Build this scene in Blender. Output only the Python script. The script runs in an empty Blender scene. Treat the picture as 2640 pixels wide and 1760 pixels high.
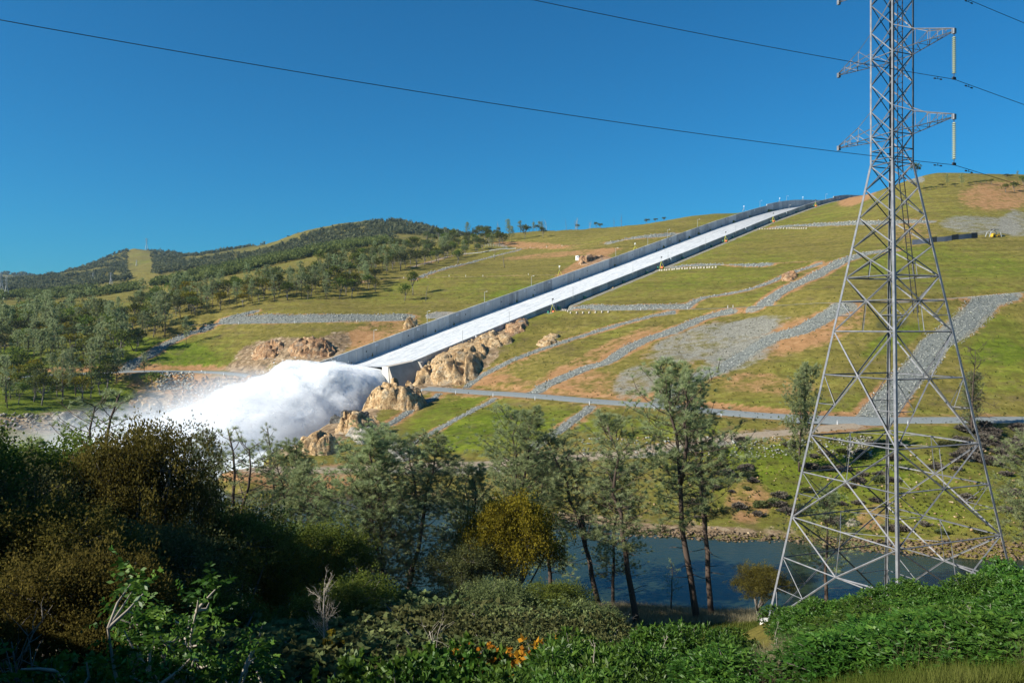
import bpy, bmesh, math, random
import numpy as np
from mathutils import Vector, Matrix, Quaternion

# ------------------------------------------------------------------ camera, sky, sun, exposure
scene = bpy.context.scene
COL = scene.collection
R = math.radians
FPX, HORIZON, EYE = 2640 * 28 / 36, 842.0, 43.0      # focal length in photo pixels, eye-level row, eye height above the river

cam_data = bpy.data.cameras.new("camera")
cam = bpy.data.objects.new("camera", cam_data)
COL.objects.link(cam)
cam.location = (0, 0, EYE)
cam.rotation_euler = (R(90), 0, 0)
cam_data.lens, cam_data.sensor_width = 28, 36
cam_data.shift_y = (HORIZON - 880) / 2640
cam_data.clip_start, cam_data.clip_end = 0.3, 12000
scene.camera = cam

SUN_ELEV = R(31)
SUN_TO = Vector((-0.92, -0.39, 0)).normalized() * math.cos(SUN_ELEV) + Vector((0, 0, math.sin(SUN_ELEV)))
world = bpy.data.worlds.new("World")
scene.world = world
world.use_nodes = True
wn, wl = world.node_tree.nodes, world.node_tree.links
wn.clear()
sky = wn.new("ShaderNodeTexSky")
sky.sky_type = 'NISHITA'
sky.sun_disc = False
sky.sun_elevation = SUN_ELEV
sky.sun_rotation = math.atan2(SUN_TO.x, SUN_TO.y)
sky.altitude = 100
sky.air_density, sky.dust_density, sky.ozone_density = 1.0, 0.7, 3.0
hs = wn.new("ShaderNodeMix"); hs.data_type = 'RGBA'; hs.blend_type = 'MULTIPLY'      # deep, polarised blue
hs.inputs[0].default_value = 1.0
hs.inputs[7].default_value = (0.11, 0.63, 0.93, 1)
bg = wn.new("ShaderNodeBackground")
bg.inputs["Strength"].default_value = 0.070
wo = wn.new("ShaderNodeOutputWorld")
wl.new(sky.outputs[0], hs.inputs[6])
wl.new(hs.outputs[2], bg.inputs["Color"])
wl.new(bg.outputs[0], wo.inputs["Surface"])

sun_data = bpy.data.lights.new("sun", 'SUN')
sun_data.energy = 4.9
sun_data.angle = R(0.53)
sun_data.color = (1.0, 0.93, 0.82)
sun = bpy.data.objects.new("sun", sun_data)
COL.objects.link(sun)
sun.rotation_euler = SUN_TO.to_track_quat('Z', 'Y').to_euler()
sun.location = (-80, -40, 160)

vs = scene.view_settings
vs.view_transform, vs.look, vs.exposure, vs.gamma = 'Standard', 'None', 0.82, 1.0
vs.use_curve_mapping = False
scene.cycles.max_bounces = 8
scene.cycles.diffuse_bounces = 3
scene.cycles.transparent_max_bounces = 8
scene.cycles.volume_bounces = 5

# ------------------------------------------------------------------ small helpers
rng = np.random.default_rng(7)
rnd = random.Random(11)

def tag(o, label=None, cat=None, group=None, kind=None):
    if label: o["label"] = label
    if cat: o["category"] = cat
    if group: o["group"] = group
    if kind: o["kind"] = kind
    return o

def empty(name, loc=(0, 0, 0), rz=0.0):
    o = bpy.data.objects.new(name, None)
    COL.objects.link(o)
    o.location = loc
    o.rotation_euler = (0, 0, rz)
    o.empty_display_size = 0.3
    return o

def link(name, me, mat=None, parent=None, M=None):
    o = bpy.data.objects.new(name, me)
    COL.objects.link(o)
    if mat is not None and len(me.materials) == 0:
        me.materials.append(mat)
    if parent is not None:
        o.parent = parent
    if M is not None:
        o.matrix_local = M
    return o

def mesh(name, V, Fc, smooth=False, mat=None):
    """V (n,3), Fc a numpy (m,k) array or a list of tuples"""
    me = bpy.data.meshes.new(name)
    V = np.asarray(V, dtype=np.float32)
    if isinstance(Fc, np.ndarray):
        m, k = Fc.shape
        me.vertices.add(len(V)); me.vertices.foreach_set("co", V.ravel())
        me.loops.add(m * k); me.loops.foreach_set("vertex_index", Fc.astype(np.int32).ravel())
        me.polygons.add(m)
        me.polygons.foreach_set("loop_start", np.arange(0, m * k, k, dtype=np.int32))
        me.polygons.foreach_set("loop_total", np.full(m, k, dtype=np.int32))
        me.update(calc_edges=True)
    else:
        me.from_pydata([tuple(map(float, v)) for v in V], [], Fc)
    me.validate()
    if smooth:
        me.polygons.foreach_set("use_smooth", np.ones(len(me.polygons), dtype=bool))
    if mat is not None:
        me.materials.append(mat)
    return me

BOXF = [(0, 3, 2, 1), (4, 5, 6, 7), (0, 1, 5, 4), (1, 2, 6, 5), (2, 3, 7, 6), (3, 0, 4, 7)]

class MB:
    """collects boxes, prisms and tubes into one mesh"""
    def __init__(s):
        s.V, s.F, s.n = [], [], 0
    def add(s, V, Fc):
        s.V.extend([tuple(v) for v in V]); s.F.extend([tuple(i + s.n for i in f) for f in Fc]); s.n += len(V)
    def hexa(s, P):
        s.add(P, BOXF)
    def box(s, c, size, rz=0.0):
        cx, cy, cz = c; a, b, h = size[0] / 2, size[1] / 2, size[2] / 2
        ca, sa = math.cos(rz), math.sin(rz)
        P = [(cx + x * ca - y * sa, cy + x * sa + y * ca, cz + z) for z in (-h, h) for x, y in ((-a, -b), (a, -b), (a, b), (-a, b))]
        s.hexa(P)
    def tube(s, pts, rad, k=6, cap=True):
        pts = [Vector(p) for p in pts]
        n = len(pts)
        rads = rad if hasattr(rad, '__len__') else [rad] * n
        base = s.n
        up = Vector((0, 0, 1))
        prev = None
        for i, p in enumerate(pts):
            t = (pts[min(i + 1, n - 1)] - pts[max(i - 1, 0)])
            t = t.normalized() if t.length > 1e-9 else Vector((0, 0, 1))
            if prev is None:
                a = t.cross(up) if abs(t.z) < 0.95 else t.cross(Vector((1, 0, 0)))
            else:
                a = prev - t * prev.dot(t)
            a = a.normalized(); prev = a
            b = t.cross(a)
            for j in range(k):
                an = 2 * math.pi * j / k
                s.V.append(tuple(p + (a * math.cos(an) + b * math.sin(an)) * rads[i]))
        for i in range(n - 1):
            for j in range(k):
                j2 = (j + 1) % k
                s.F.append((base + i * k + j, base + i * k + j2, base + (i + 1) * k + j2, base + (i + 1) * k + j))
        if cap:
            s.F.append(tuple(base + j for j in range(k - 1, -1, -1)))
            s.F.append(tuple(base + (n - 1) * k + j for j in range(k)))
        s.n = len(s.V)
    def build(s, name, mat, parent=None, smooth=False):
        me = mesh(name, np.array(s.V), s.F, smooth, mat)
        return link(name, me, None, parent)

# value noise, vectorised ------------------------------------------------------
_T = rng.random((64, 64, 64)).astype(np.float32)
def vnoise(x, y, z=None):
    x = np.asarray(x, dtype=np.float64); y = np.asarray(y, dtype=np.float64)
    z = np.zeros_like(x) + 0.37 if z is None else np.asarray(z, dtype=np.float64)
    xi, yi, zi = np.floor(x).astype(int), np.floor(y).astype(int), np.floor(z).astype(int)
    fx, fy, fz = x - xi, y - yi, z - zi
    fx = fx * fx * (3 - 2 * fx); fy = fy * fy * (3 - 2 * fy); fz = fz * fz * (3 - 2 * fz)
    r = 0
    for dx in (0, 1):
        wx = fx if dx else 1 - fx
        for dy in (0, 1):
            wy = fy if dy else 1 - fy
            for dz in (0, 1):
                wz = fz if dz else 1 - fz
                r = r + wx * wy * wz * _T[(xi + dx) & 63, (yi + dy) & 63, (zi + dz) & 63]
    return r * 2 - 1
def fbm(x, y, z=None, oct=4, gain=0.5, lac=2.03):
    a, s, r = 1.0, 0.0, 0
    for i in range(oct):
        f = lac ** i
        r = r + a * vnoise(np.asarray(x) * f + 17.3 * i, np.asarray(y) * f + 5.1 * i, None if z is None else np.asarray(z) * f + 9.7 * i)
        s += a; a *= gain
    return r / s
def smooth01(t):
    t = np.clip(t, 0, 1); return t * t * (3 - 2 * t)

# ------------------------------------------------------------------ node-material helpers
def new_mat(name):
    m = bpy.data.materials.new(name); m.use_nodes = True
    nt = m.node_tree
    b = nt.nodes["Principled BSDF"]
    b.inputs["Specular IOR Level"].default_value = 0.25
    return m, nt, b
def N_(nt, t, **kw):
    n = nt.nodes.new(t)
    for k, v in kw.items():
        if k in n.inputs: n.inputs[k].default_value = v
        else: setattr(n, k, v)
    return n
def noise_node(nt, scale, detail=4, rough=0.55, vec=None, dist=0.0):
    n = nt.nodes.new("ShaderNodeTexNoise")
    n.inputs["Scale"].default_value = scale; n.inputs["Detail"].default_value = detail
    n.inputs["Roughness"].default_value = rough; n.inputs["Distortion"].default_value = dist
    if vec is not None: nt.links.new(vec, n.inputs["Vector"])
    return n.outputs["Fac"]
def ramp(nt, fac, stops, interp='LINEAR'):
    n = nt.nodes.new("ShaderNodeValToRGB")
    n.color_ramp.interpolation = interp
    e = n.color_ramp.elements
    while len(e) < len(stops): e.new(0.5)
    for i, (p, c) in enumerate(stops):
        e[i].position = p; e[i].color = (*c, 1) if len(c) == 3 else c
    nt.links.new(fac, n.inputs["Fac"])
    return n.outputs["Color"]
def mix(nt, fac, a, b, mode='MIX'):
    n = nt.nodes.new("ShaderNodeMix"); n.data_type = 'RGBA'; n.blend_type = mode
    for sock, v in ((n.inputs[0], fac), (n.inputs[6], a), (n.inputs[7], b)):
        if hasattr(v, "is_linked"): nt.links.new(v, sock)
        elif isinstance(v, (int, float)): sock.default_value = v
        else: sock.default_value = (*v, 1)
    return n.outputs[2]
def mathn(nt, op, a, b=0.0, clamp=False):
    n = nt.nodes.new("ShaderNodeMath"); n.operation = op; n.use_clamp = clamp
    for sock, v in ((n.inputs[0], a), (n.inputs[1], b)):
        if hasattr(v, "is_linked"): nt.links.new(v, sock)
        else: sock.default_value = v
    return n.outputs[0]
def bump(nt, b, h, strength=0.4, dist=0.3):
    n = nt.nodes.new("ShaderNodeBump")
    n.inputs["Strength"].default_value = strength; n.inputs["Distance"].default_value = dist
    nt.links.new(h, n.inputs["Height"]); nt.links.new(n.outputs[0], b.inputs["Normal"])
def pos_out(nt):
    return nt.nodes.new("ShaderNodeNewGeometry").outputs["Position"]
def obj_out(nt):
    return nt.nodes.new("ShaderNodeTexCoord").outputs["Object"]
def rand_out(nt):
    return nt.nodes.new("ShaderNodeObjectInfo").outputs["Random"]
def plain(name, col, rough=0.6, metal=0.0, var=0.15, scale=3.0):
    m, nt, b = new_mat(name)
    f = noise_node(nt, scale, 5, 0.6, obj_out(nt))
    dk = tuple(c * (1 - var) for c in col); lt = tuple(min(1, c * (1 + var)) for c in col)
    nt.links.new(ramp(nt, f, [(0.3, dk), (0.7, lt)]), b.inputs["Base Color"])
    b.inputs["Roughness"].default_value = rough; b.inputs["Metallic"].default_value = metal
    return m

# ------------------------------------------------------------------ photo pixel -> direction
def at(px, py, Y):
    return ((px - 1320) / FPX * Y, Y, EYE - (py - HORIZON) / FPX * Y)

# ------------------------------------------------------------------ spillway frame: far wall's outlet end, direction uphill, direction to the near wall
SD = np.array([0.615, 0.787]); SD /= np.linalg.norm(SD)
SN = np.array([SD[1], -SD[0]])
SP = np.array([-86.0, 385.0])
SW = 54.5
_ps = np.array([-40, -10, 0, 84, 179, 261, 379, 444, 530, 572, 616, 664, 775, 900, 1100.])
_pz = np.array([18.1, 25.8, 28.3, 50.2, 73.8, 94.1, 124, 140.4, 160.6, 169.7, 178.3, 186.2, 199.6, 211, 222])
_ss = np.arange(-40, 1100, 2.0)
_zz = np.interp(_ss, _ps, _pz)
_k = np.hanning(31); _k /= _k.sum()
_zz = np.convolve(np.pad(_zz, 15, mode='edge'), _k, 'valid')
_zz[:12] = np.interp(_ss[:12], _ps, _pz)
def wall_top(s): return np.interp(s, _ss, _zz)
def sp_st(x, y):
    dx, dy = x - SP[0], y - SP[1]
    return dx * SD[0] + dy * SD[1], dx * SN[0] + dy * SN[1]
def sp_xy(s, t):
    return SP[0] + s * SD[0] + t * SN[0], SP[1] + s * SD[1] + t * SN[1]
WALL_H = 8.2      # wall above the running water's bed
# ------------------------------------------------------------------ terrain: control points (photo column, row, depth) and (column, depth, height)
CP = []   # (u, Y, z)
def C(px, *pts):
    for py, Y in pts:
        x, y, z = at(px, py, Y); CP.append(((px - 1320) / FPX, Y, z))
def Z(px, *pts):
    for Y, z in pts: CP.append(((px - 1320) / FPX, Y, z))
# the near bank, from the camera's feet down to the river
Z(-1500, (2, 42), (15, 41), (40, 37), (80, 28), (120, 16), (170, 5), (220, -1), (270, -3))
Z(-500, (2, 42), (12, 38), (25, 32), (45, 24), (70, 15), (95, 8), (115, 3), (130, -1), (150, -3.5), (250, -3))
for px in (100, 700):
    Z(px, (2, 41.4), (6, 38.5), (12, 34.5), (20, 29.5), (32, 23.5), (48, 17), (66, 11), (85, 6.5), (104, 3.2), (120, 0.9), (129, -1.6), (140, -3.2))
Z(1250, (2, 41.4), (6, 38.8), (12, 35.2), (20, 30.5), (32, 24.5), (48, 18), (66, 12), (85, 7), (104, 3.4), (120, 0.9), (128, -1.6), (140, -3.2))
Z(1600, (2, 41.4), (6, 39.4), (12, 36.4), (20, 32.6), (32, 27.6), (45, 21.8), (62, 14.5), (82, 8), (100, 4), (113, 2.2), (120, 0.8), (127, -1.4), (140, -3))
Z(2000, (2, 41.5), (6, 39.6), (12, 37.2), (20, 34.2), (32, 30), (45, 25.5), (56, 22.6), (72, 15.5), (90, 8.5), (106, 3.6), (116, 0.9), (124, -1.5), (140, -3))
for px in (2400, 2700):
    Z(px, (2, 41.6), (6, 39.8), (12, 37.8), (20, 35.2), (32, 31.4), (45, 27.5), (56, 24.6), (70, 18.5), (88, 10), (104, 4), (114, 0.9), (122, -1.5), (135, -3))
Z(3600, (2, 42), (12, 40), (32, 35), (56, 29), (90, 14), (118, 1), (125, -1.5), (140, -3))
# river bed in mid stream
for px in (400, 800, 1100): Z(px, (170, -3.5), (195, -3))
# the right-hand hillside
Z(3600, (150, 0), (200, 14), (240, 24), (320, 52), (450, 92), (600, 140), (740, 180), (950, 170), (2000, 150), (4400, 120))
C(2640, (1440, 147.6), (1300, 165), (1180, 200), (1080, 232), (1040, 245), (940, 275), (860, 310), (755, 350), (690, 400), (620, 470), (560, 540), (500, 620), (460, 690), (451, 735))
Z(2640, (900, 172), (2000, 150), (4400, 120))
C(2400, (1430, 150), (1300, 170), (1180, 195), (1085, 229.5), (1065, 238), (1000, 258), (900, 295), (780, 335), (720, 385), (640, 455), (560, 545), (500, 625), (460, 690), (447, 720))
Z(2400, (850, 176), (2000, 150), (4400, 120))
C(2150, (1407, 156), (1300, 178), (1200, 200), (1105, 223), (1078, 234), (1055, 243), (960, 275), (850, 315), (782, 340), (730, 385), (674, 450), (620, 530), (560, 640), (530, 740), (515, 850))
Z(2150, (1000, 195), (2000, 170), (4400, 120))
C(1900, (1390, 161), (1280, 185), (1180, 205), (1140, 215), (1125, 219), (1100, 228), (1064, 247), (1045, 255), (960, 290), (870, 330), (791, 375), (740, 420), (685, 490), (640, 560), (608, 636))
C(1650, (1378, 165), (1300, 185), (1200, 208), (1170, 214), (1140, 225), (1080, 250), (1042, 268), (1020, 280), (960, 305), (880, 350), (798, 398), (750, 450), (709, 507))
C(1400, (1340, 178), (1270, 195), (1190, 215), (1150, 228), (1080, 258), (1025, 292), (1005, 305), (930, 345), (860, 385), (803, 422))
C(1200, (1285, 199), (1215, 215), (1195, 218), (1150, 232), (1080, 268), (1015, 318), (1005, 325), (985, 338), (930, 362), (880, 376))
C(1060, (1275, 204), (1225, 212), (1205, 216), (1150, 240), (1080, 285), (1010, 330), (985, 345))
# rocky spur between plunge pool and river
C(700, (1260, 211), (1225, 214), (1207, 219), (1190, 226)); Z(700, (240, 5), (258, 1), (268, -2))
C(850, (1262, 210), (1207, 219), (1180, 230), (1130, 255), (1095, 275)); Z(850, (290, 7), (305, 0), (320, -2))
C(960, (1268, 207), (1207, 219), (1150, 240), (1090, 280), (1040, 308)); Z(960, (325, 12), (342, 4), (356, 0))
for px, Y in ((800, 300), (900, 340), (650, 262), (560, 228), (500, 260), (600, 320), (700, 345), (780, 350), (480, 200), (440, 320)): Z(px, (Y, -3))
Z(560, (205, -1.5)); Z(620, (208, 1.5), (216, 3.6), (224, 3), (236, -1))
# the left bank of the pool and the hillside left of the spillway
C(800, (950, 388), (990, 378), (1050, 365)); C(800, (880, 412), (845, 438), (810, 465))
C(600, (1090, 352), (1050, 368), (1000, 385), (962, 398), (940, 410), (880, 440), (840, 465), (815, 480), (790, 510), (750, 560), (725, 620), (715, 720), (710, 800), (690, 1100), (668, 1600), (655, 2200)); Z(600, (3000, 190), (4400, 150))
C(400, (1090, 360), (1050, 376), (1000, 394), (955, 408), (920, 425), (880, 450), (845, 475), (820, 500), (790, 560), (770, 620), (750, 720), (745, 780), (730, 1000), (700, 1500), (678, 2000), (652, 2500)); Z(400, (3200, 220), (4400, 150))
C(340, (642, 2600)); C(300, (660, 2450)); C(440, (658, 2450))
C(200, (1140, 300), (1110, 315), (1075, 330), (1050, 350), (1010, 380), (963, 405), (930, 420), (890, 450), (850, 500), (810, 570), (783, 680), (770, 900), (745, 1300), (715, 1800), (694, 2300)); Z(200, (3000, 150), (4400, 220))
C(0, (1150, 285), (1110, 300), (1070, 320), (1030, 350), (974, 400), (930, 420), (880, 470), (830, 560), (790, 700), (765, 1000), (742, 1500), (730, 2000)); Z(0, (2600, 120)); C(0, (707, 4000)); Z(0, (5200, 220))
C(60, (710, 4000)); C(130, (724, 3900)); C(-250, (705, 4000))
C(-400, (1160, 265), (1100, 290), (1030, 340), (974, 390), (900, 440), (830, 540), (790, 700), (765, 1000), (745, 1500), (735, 2000)); Z(-400, (2600, 130))
Z(-1500, (330, 5), (420, 20), (560, 46), (1000, 80), (2000, 150), (4000, 300))
C(945, (823, 450), (780, 500), (735, 560), (714, 590), (690, 640), (660, 740), (645, 800), (640, 900), (630, 1100), (610, 1400), (585, 1600), (574, 1700)); Z(945, (2300, 230), (4400, 150))
C(770, (622, 1900), (613, 1850)); C(870, (585, 1750)); C(1060, (585, 1650)); C(700, (637, 2000))
C(1200, (797, 460.6), (760, 500), (712, 575), (690, 640), (653, 780), (625, 860), (611, 930), (608, 980)); Z(1200, (1200, 165), (1500, 212), (2200, 200), (4400, 150))
C(1400, (727, 521), (707, 555), (680, 620), (637, 760), (610, 830), (598, 900), (597, 930)); Z(1400, (1100, 155), (1500, 165), (4400, 140))
C(1600, (659, 600), (640, 640), (620, 680), (600, 740), (586, 830), (584, 870)); Z(1600, (1000, 152), (4400, 140))
C(1850, (568, 739), (561, 760), (554, 800), (552, 850)); Z(1850, (1000, 155), (4400, 130))
Z(2000, (870, 165), (1000, 175), (2000, 170))

CPa = np.array(CP)
def _uv(u, Y): return np.stack([np.asarray(u) * 1.7, np.log(np.asarray(Y))], -1)
_c = _uv(CPa[:, 0], CPa[:, 1])
def _phi(r2): return np.where(r2 > 1e-12, 0.5 * r2 * np.log(np.maximum(r2, 1e-12)), 0.0)
_n = len(_c)
_A = np.zeros((_n + 3, _n + 3))
_A[:_n, :_n] = _phi(((_c[:, None] - _c[None]) ** 2).sum(-1)) + np.eye(_n) * 2e-5
_A[:_n, _n] = 1; _A[:_n, _n + 1:] = _c
_A[_n:, :_n] = _A[:_n, _n:].T
_w = np.linalg.solve(_A, np.concatenate([CPa[:, 2], np.zeros(3)]))

PXS = np.concatenate([np.linspace(-1900, -120, 46)[:-1], np.arange(-120, 2760.1, 6.0), np.linspace(2765, 4400, 40)[1:]])
US = (PXS - 1320) / FPX
_ly = [1.6]
while _ly[-1] < 5200:
    y = _ly[-1]
    k = 1.035 if y < 12 else 1.017 if y < 60 else 1.009 if y < 140 else 1.0054 if y < 620 else 1.007 if y < 1000 else 1.012 if y < 2700 else 1.04
    _ly.append(y * k)
YS = np.array(_ly)
UU, YY = np.meshgrid(US, YS, indexing='ij')
ZZ = np.zeros_like(UU)
_q = _uv(UU.ravel(), YY.ravel())
for i in range(0, len(_q), 20000):
    q = _q[i:i + 20000]
    r2 = ((q ** 2).sum(1)[:, None] + (_c ** 2).sum(1)[None] - 2 * q @ _c.T)
    ZZ.ravel()[i:i + 20000] = _phi(np.maximum(r2, 0)) @ _w[:_n] + _w[_n] + q @ _w[_n + 1:]
XX = UU * YY
del _q

# natural unevenness of the hillsides
_amp = np.interp(YY, [0, 40, 130, 300, 700, 1500, 3000], [0.15, 0.4, 0.4, 0.8, 1.4, 5, 9])
ZZ += _amp * fbm(XX / 31, YY / 31, oct=4) * smooth01((ZZ + 1) / 4)
ZZ += np.interp(YY, [0, 900, 1400, 3000], [0, 0, 9, 18]) * fbm(XX / 210 + 3, YY / 210, oct=3)
# tussocks, rills and small slips on the grass slopes
_sl = smooth01((YY - 200) / 60) * smooth01((900 - YY) / 250)
ZZ += _sl * (0.30 * fbm(XX / 5.5, YY / 5.5, oct=3) - 0.35 * np.exp(-np.abs(fbm(XX / 17 + 5, YY / 40 + 2, oct=3)) * 18) * smooth01(fbm(XX / 80, YY / 80 + 7, oct=2) * 3))
# gullies on the steep bank above the river
_bank = smooth01((YY - 150) / 12) * smooth01((235 - YY) / 20) * (UU > -0.05)
ZZ += _bank * smooth01(ZZ / 3) * (0.9 * fbm(XX / 7, YY / 12, oct=4) - 0.3)

# grade the terrain into the spillway walls
_s, _t = sp_st(XX, YY)
_top = wall_top(_s)
_in = (_s > -3) & (_s < 1000)
_wf = smooth01(1 - (-_t - 1.5) / 24.0) * _in * (_t < 1)
ZZ = np.where((_t < 1) & _in, ZZ * (1 - _wf) + (_top - 0.9) * _wf, ZZ)
_drop = np.interp(_s, [0, 40, 70, 95, 110, 560, 640, 700], [5.5, 2.6, 2.4, 2.9, 4.0, 4.2, 3.6, 2.0])
_wn = smooth01(1 - (_t - SW - 6.0) / 20.0) * _in * (_t > SW - 1)
ZZ = np.where((_t > SW - 1) & _in, ZZ * (1 - _wn) + (_top - _drop) * _wn, ZZ)
_core = _in & (_t > -0.6) & (_t < SW + 0.6) & (_s > 0)
ZZ = np.where(_core, _top - WALL_H - 3.0, ZZ)
# drop below the flip bucket
_b = (_s <= 0) & (_s > -26) & (_t > -6) & (_t < SW + 4)
ZZ = np.where(_b, np.minimum(ZZ, 6 + 0 * _s), ZZ)

_LY = np.log(YS)
def H(x, y):
    """terrain height, bilinear on the grid"""
    x = np.asarray(x, float); y = np.maximum(np.asarray(y, float), 1.7)
    fu = np.interp(x / y, US, np.arange(len(US))); fv = np.interp(np.log(y), _LY, np.arange(len(YS)))
    i = np.clip(fu.astype(int), 0, len(US) - 2); j = np.clip(fv.astype(int), 0, len(YS) - 2)
    a, b = fu - i, fv - j
    return (ZZ[i, j] * (1 - a) * (1 - b) + ZZ[i + 1, j] * a * (1 - b) + ZZ[i, j + 1] * (1 - a) * b + ZZ[i + 1, j + 1] * a * b)

def hit(px, py, ymin=140.0, ymax=5000.0):
    """where the view ray of a photo pixel meets the ground"""
    Y = np.exp(np.linspace(math.log(ymin), math.log(ymax), 2600))
    u = (px - 1320) / FPX
    d = H(u * Y, Y) - (EYE - (py - HORIZON) / FPX * Y)
    k = np.nonzero(d >= 0)[0]
    if len(k) == 0:
        k = np.argmax(d); return Vector((u * Y[k], Y[k], float(H(u * Y[k], Y[k]))))
    k = k[0]
    if k > 0:
        a = d[k - 1] / (d[k - 1] - d[k]); y = Y[k - 1] + a * (Y[k] - Y[k - 1])
    else: y = Y[0]
    return Vector((u * y, y, float(H(u * y, y))))
def ground(x, y): return Vector((x, y, float(H(x, y))))

def path(pixels, ymin=140.0, step=2.5):
    P = [hit(a, b, ymin) for a, b in pixels]
    P = np.array([(p.x, p.y) for p in P])
    seg = np.concatenate([[0], np.cumsum(np.hypot(*np.diff(P, axis=0).T))])
    n = max(3, int(seg[-1] / step))
    t = np.linspace(0, seg[-1], n)
    xy = np.stack([np.interp(t, seg, P[:, 0]), np.interp(t, seg, P[:, 1])], -1)
    k = min(7, n // 2 * 2 - 1)
    if k >= 3:
        w = np.hanning(k + 2)[1:-1]; w /= w.sum()
        pad = np.pad(xy, ((k // 2, k // 2), (0, 0)), mode='reflect', reflect_type='odd')
        xy = np.stack([np.convolve(pad[:, i], w, 'valid') for i in (0, 1)], -1)
    return xy

# gravel service roads (photo pixels along their middle), width in metres
ROADS = {
    'main': ([(1095, 1001), (1180, 1006), (1300, 1015), (1400, 1023), (1500, 1032), (1610, 1040), (1710, 1047), (1850, 1062), (2020, 1075), (2150, 1080), (2295, 1084), (2450, 1083), (2640, 1082), (2760, 1080)], 12.0),
    'lower': ([(2210, 1096), (2100, 1108), (2010, 1117), (1930, 1122), (1850, 1131), (1760, 1146), (1680, 1160), (1600, 1170), (1480, 1180), (1330, 1190), (1180, 1198), (1000, 1205), (860, 1210), (760, 1212), (660, 1212), (590, 1212)], 10.0),
    'bench': ([(1385, 805), (1460, 803), (1560, 801), (1680, 799), (1800, 796), (1930, 791), (2040, 787), (2160, 783), (2280, 778), (2400, 773), (2520, 763), (2640, 754), (2760, 745)], 5.0),
    'bench2': ([(1715, 694), (1800, 688), (1900, 682), (2010, 677), (2130, 673)], 4.5),
    'left_low': ([(672, 975), (640, 968), (600, 962), (540, 958), (480, 957), (410, 956), (340, 957), (270, 961), (200, 964), (120, 968), (40, 973), (-60, 979)], 10.0),
    'left_bench': ([(1040, 826), (960, 829), (880, 831), (780, 832), (680, 834), (600, 835), (540, 837), (490, 838)], 4.5),
    'left_bench2': ([(1440, 709), (1380, 710), (1300, 711), (1200, 714), (1100, 716), (1020, 718), (950, 722), (900, 735)], 4.5),
    'left_top': ([(1745, 607), (1660, 616), (1560, 626), (1480, 632), (1400, 638), (1330, 642), (1260, 647), (1210, 652), (1160, 660), (1120, 672), (1060, 690)], 5.0),
}
ROADXY = {k: path(p) for k, (p, w) in ROADS.items()}
TILT = {'main': .10, 'left_low': .09, 'lower': .07}      # cross-fall of the wide gravel benches
# bench the terrain along the roads
for k, xy in ROADXY.items():
    w = ROADS[k][1] / 2
    zc = H(xy[:, 0], xy[:, 1])
    kk = 9; zc = np.convolve(np.pad(zc, kk // 2, mode='edge'), np.ones(kk) / kk, 'valid')
    m = (XX > xy[:, 0].min() - 15) & (XX < xy[:, 0].max() + 15) & (YY > xy[:, 1].min() - 15) & (YY < xy[:, 1].max() + 15)
    I = np.nonzero(m)
    q = np.stack([XX[I], YY[I]], -1)
    D = np.full(len(q), 1e9); Zr = np.zeros(len(q))
    tn = np.gradient(xy, axis=0); tn /= np.maximum(np.hypot(*tn.T), 1e-6)[:, None]; nr_ = np.stack([tn[:, 1], -tn[:, 0]], -1); nr_ *= -np.sign(nr_[:, 1:2])
    for a in range(0, len(q), 8000):
        dd = ((q[a:a + 8000, None] - xy[None]) ** 2).sum(-1)
        j = dd.argmin(1); D[a:a + 8000] = np.sqrt(dd[np.arange(len(j)), j]); Zr[a:a + 8000] = zc[j] - TILT.get(k, 0) * np.clip(((q[a:a + 8000] - xy[j]) * nr_[j]).sum(1), -w, w)
    wt = smooth01(1 - (D - w - 0.6) / 5.0)
    inside = ~( (_core[I]) )
    ZZ[I] = np.where(inside, ZZ[I] * (1 - wt) + Zr * wt, ZZ[I])
    ROADXY[k] = (xy, zc)
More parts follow.
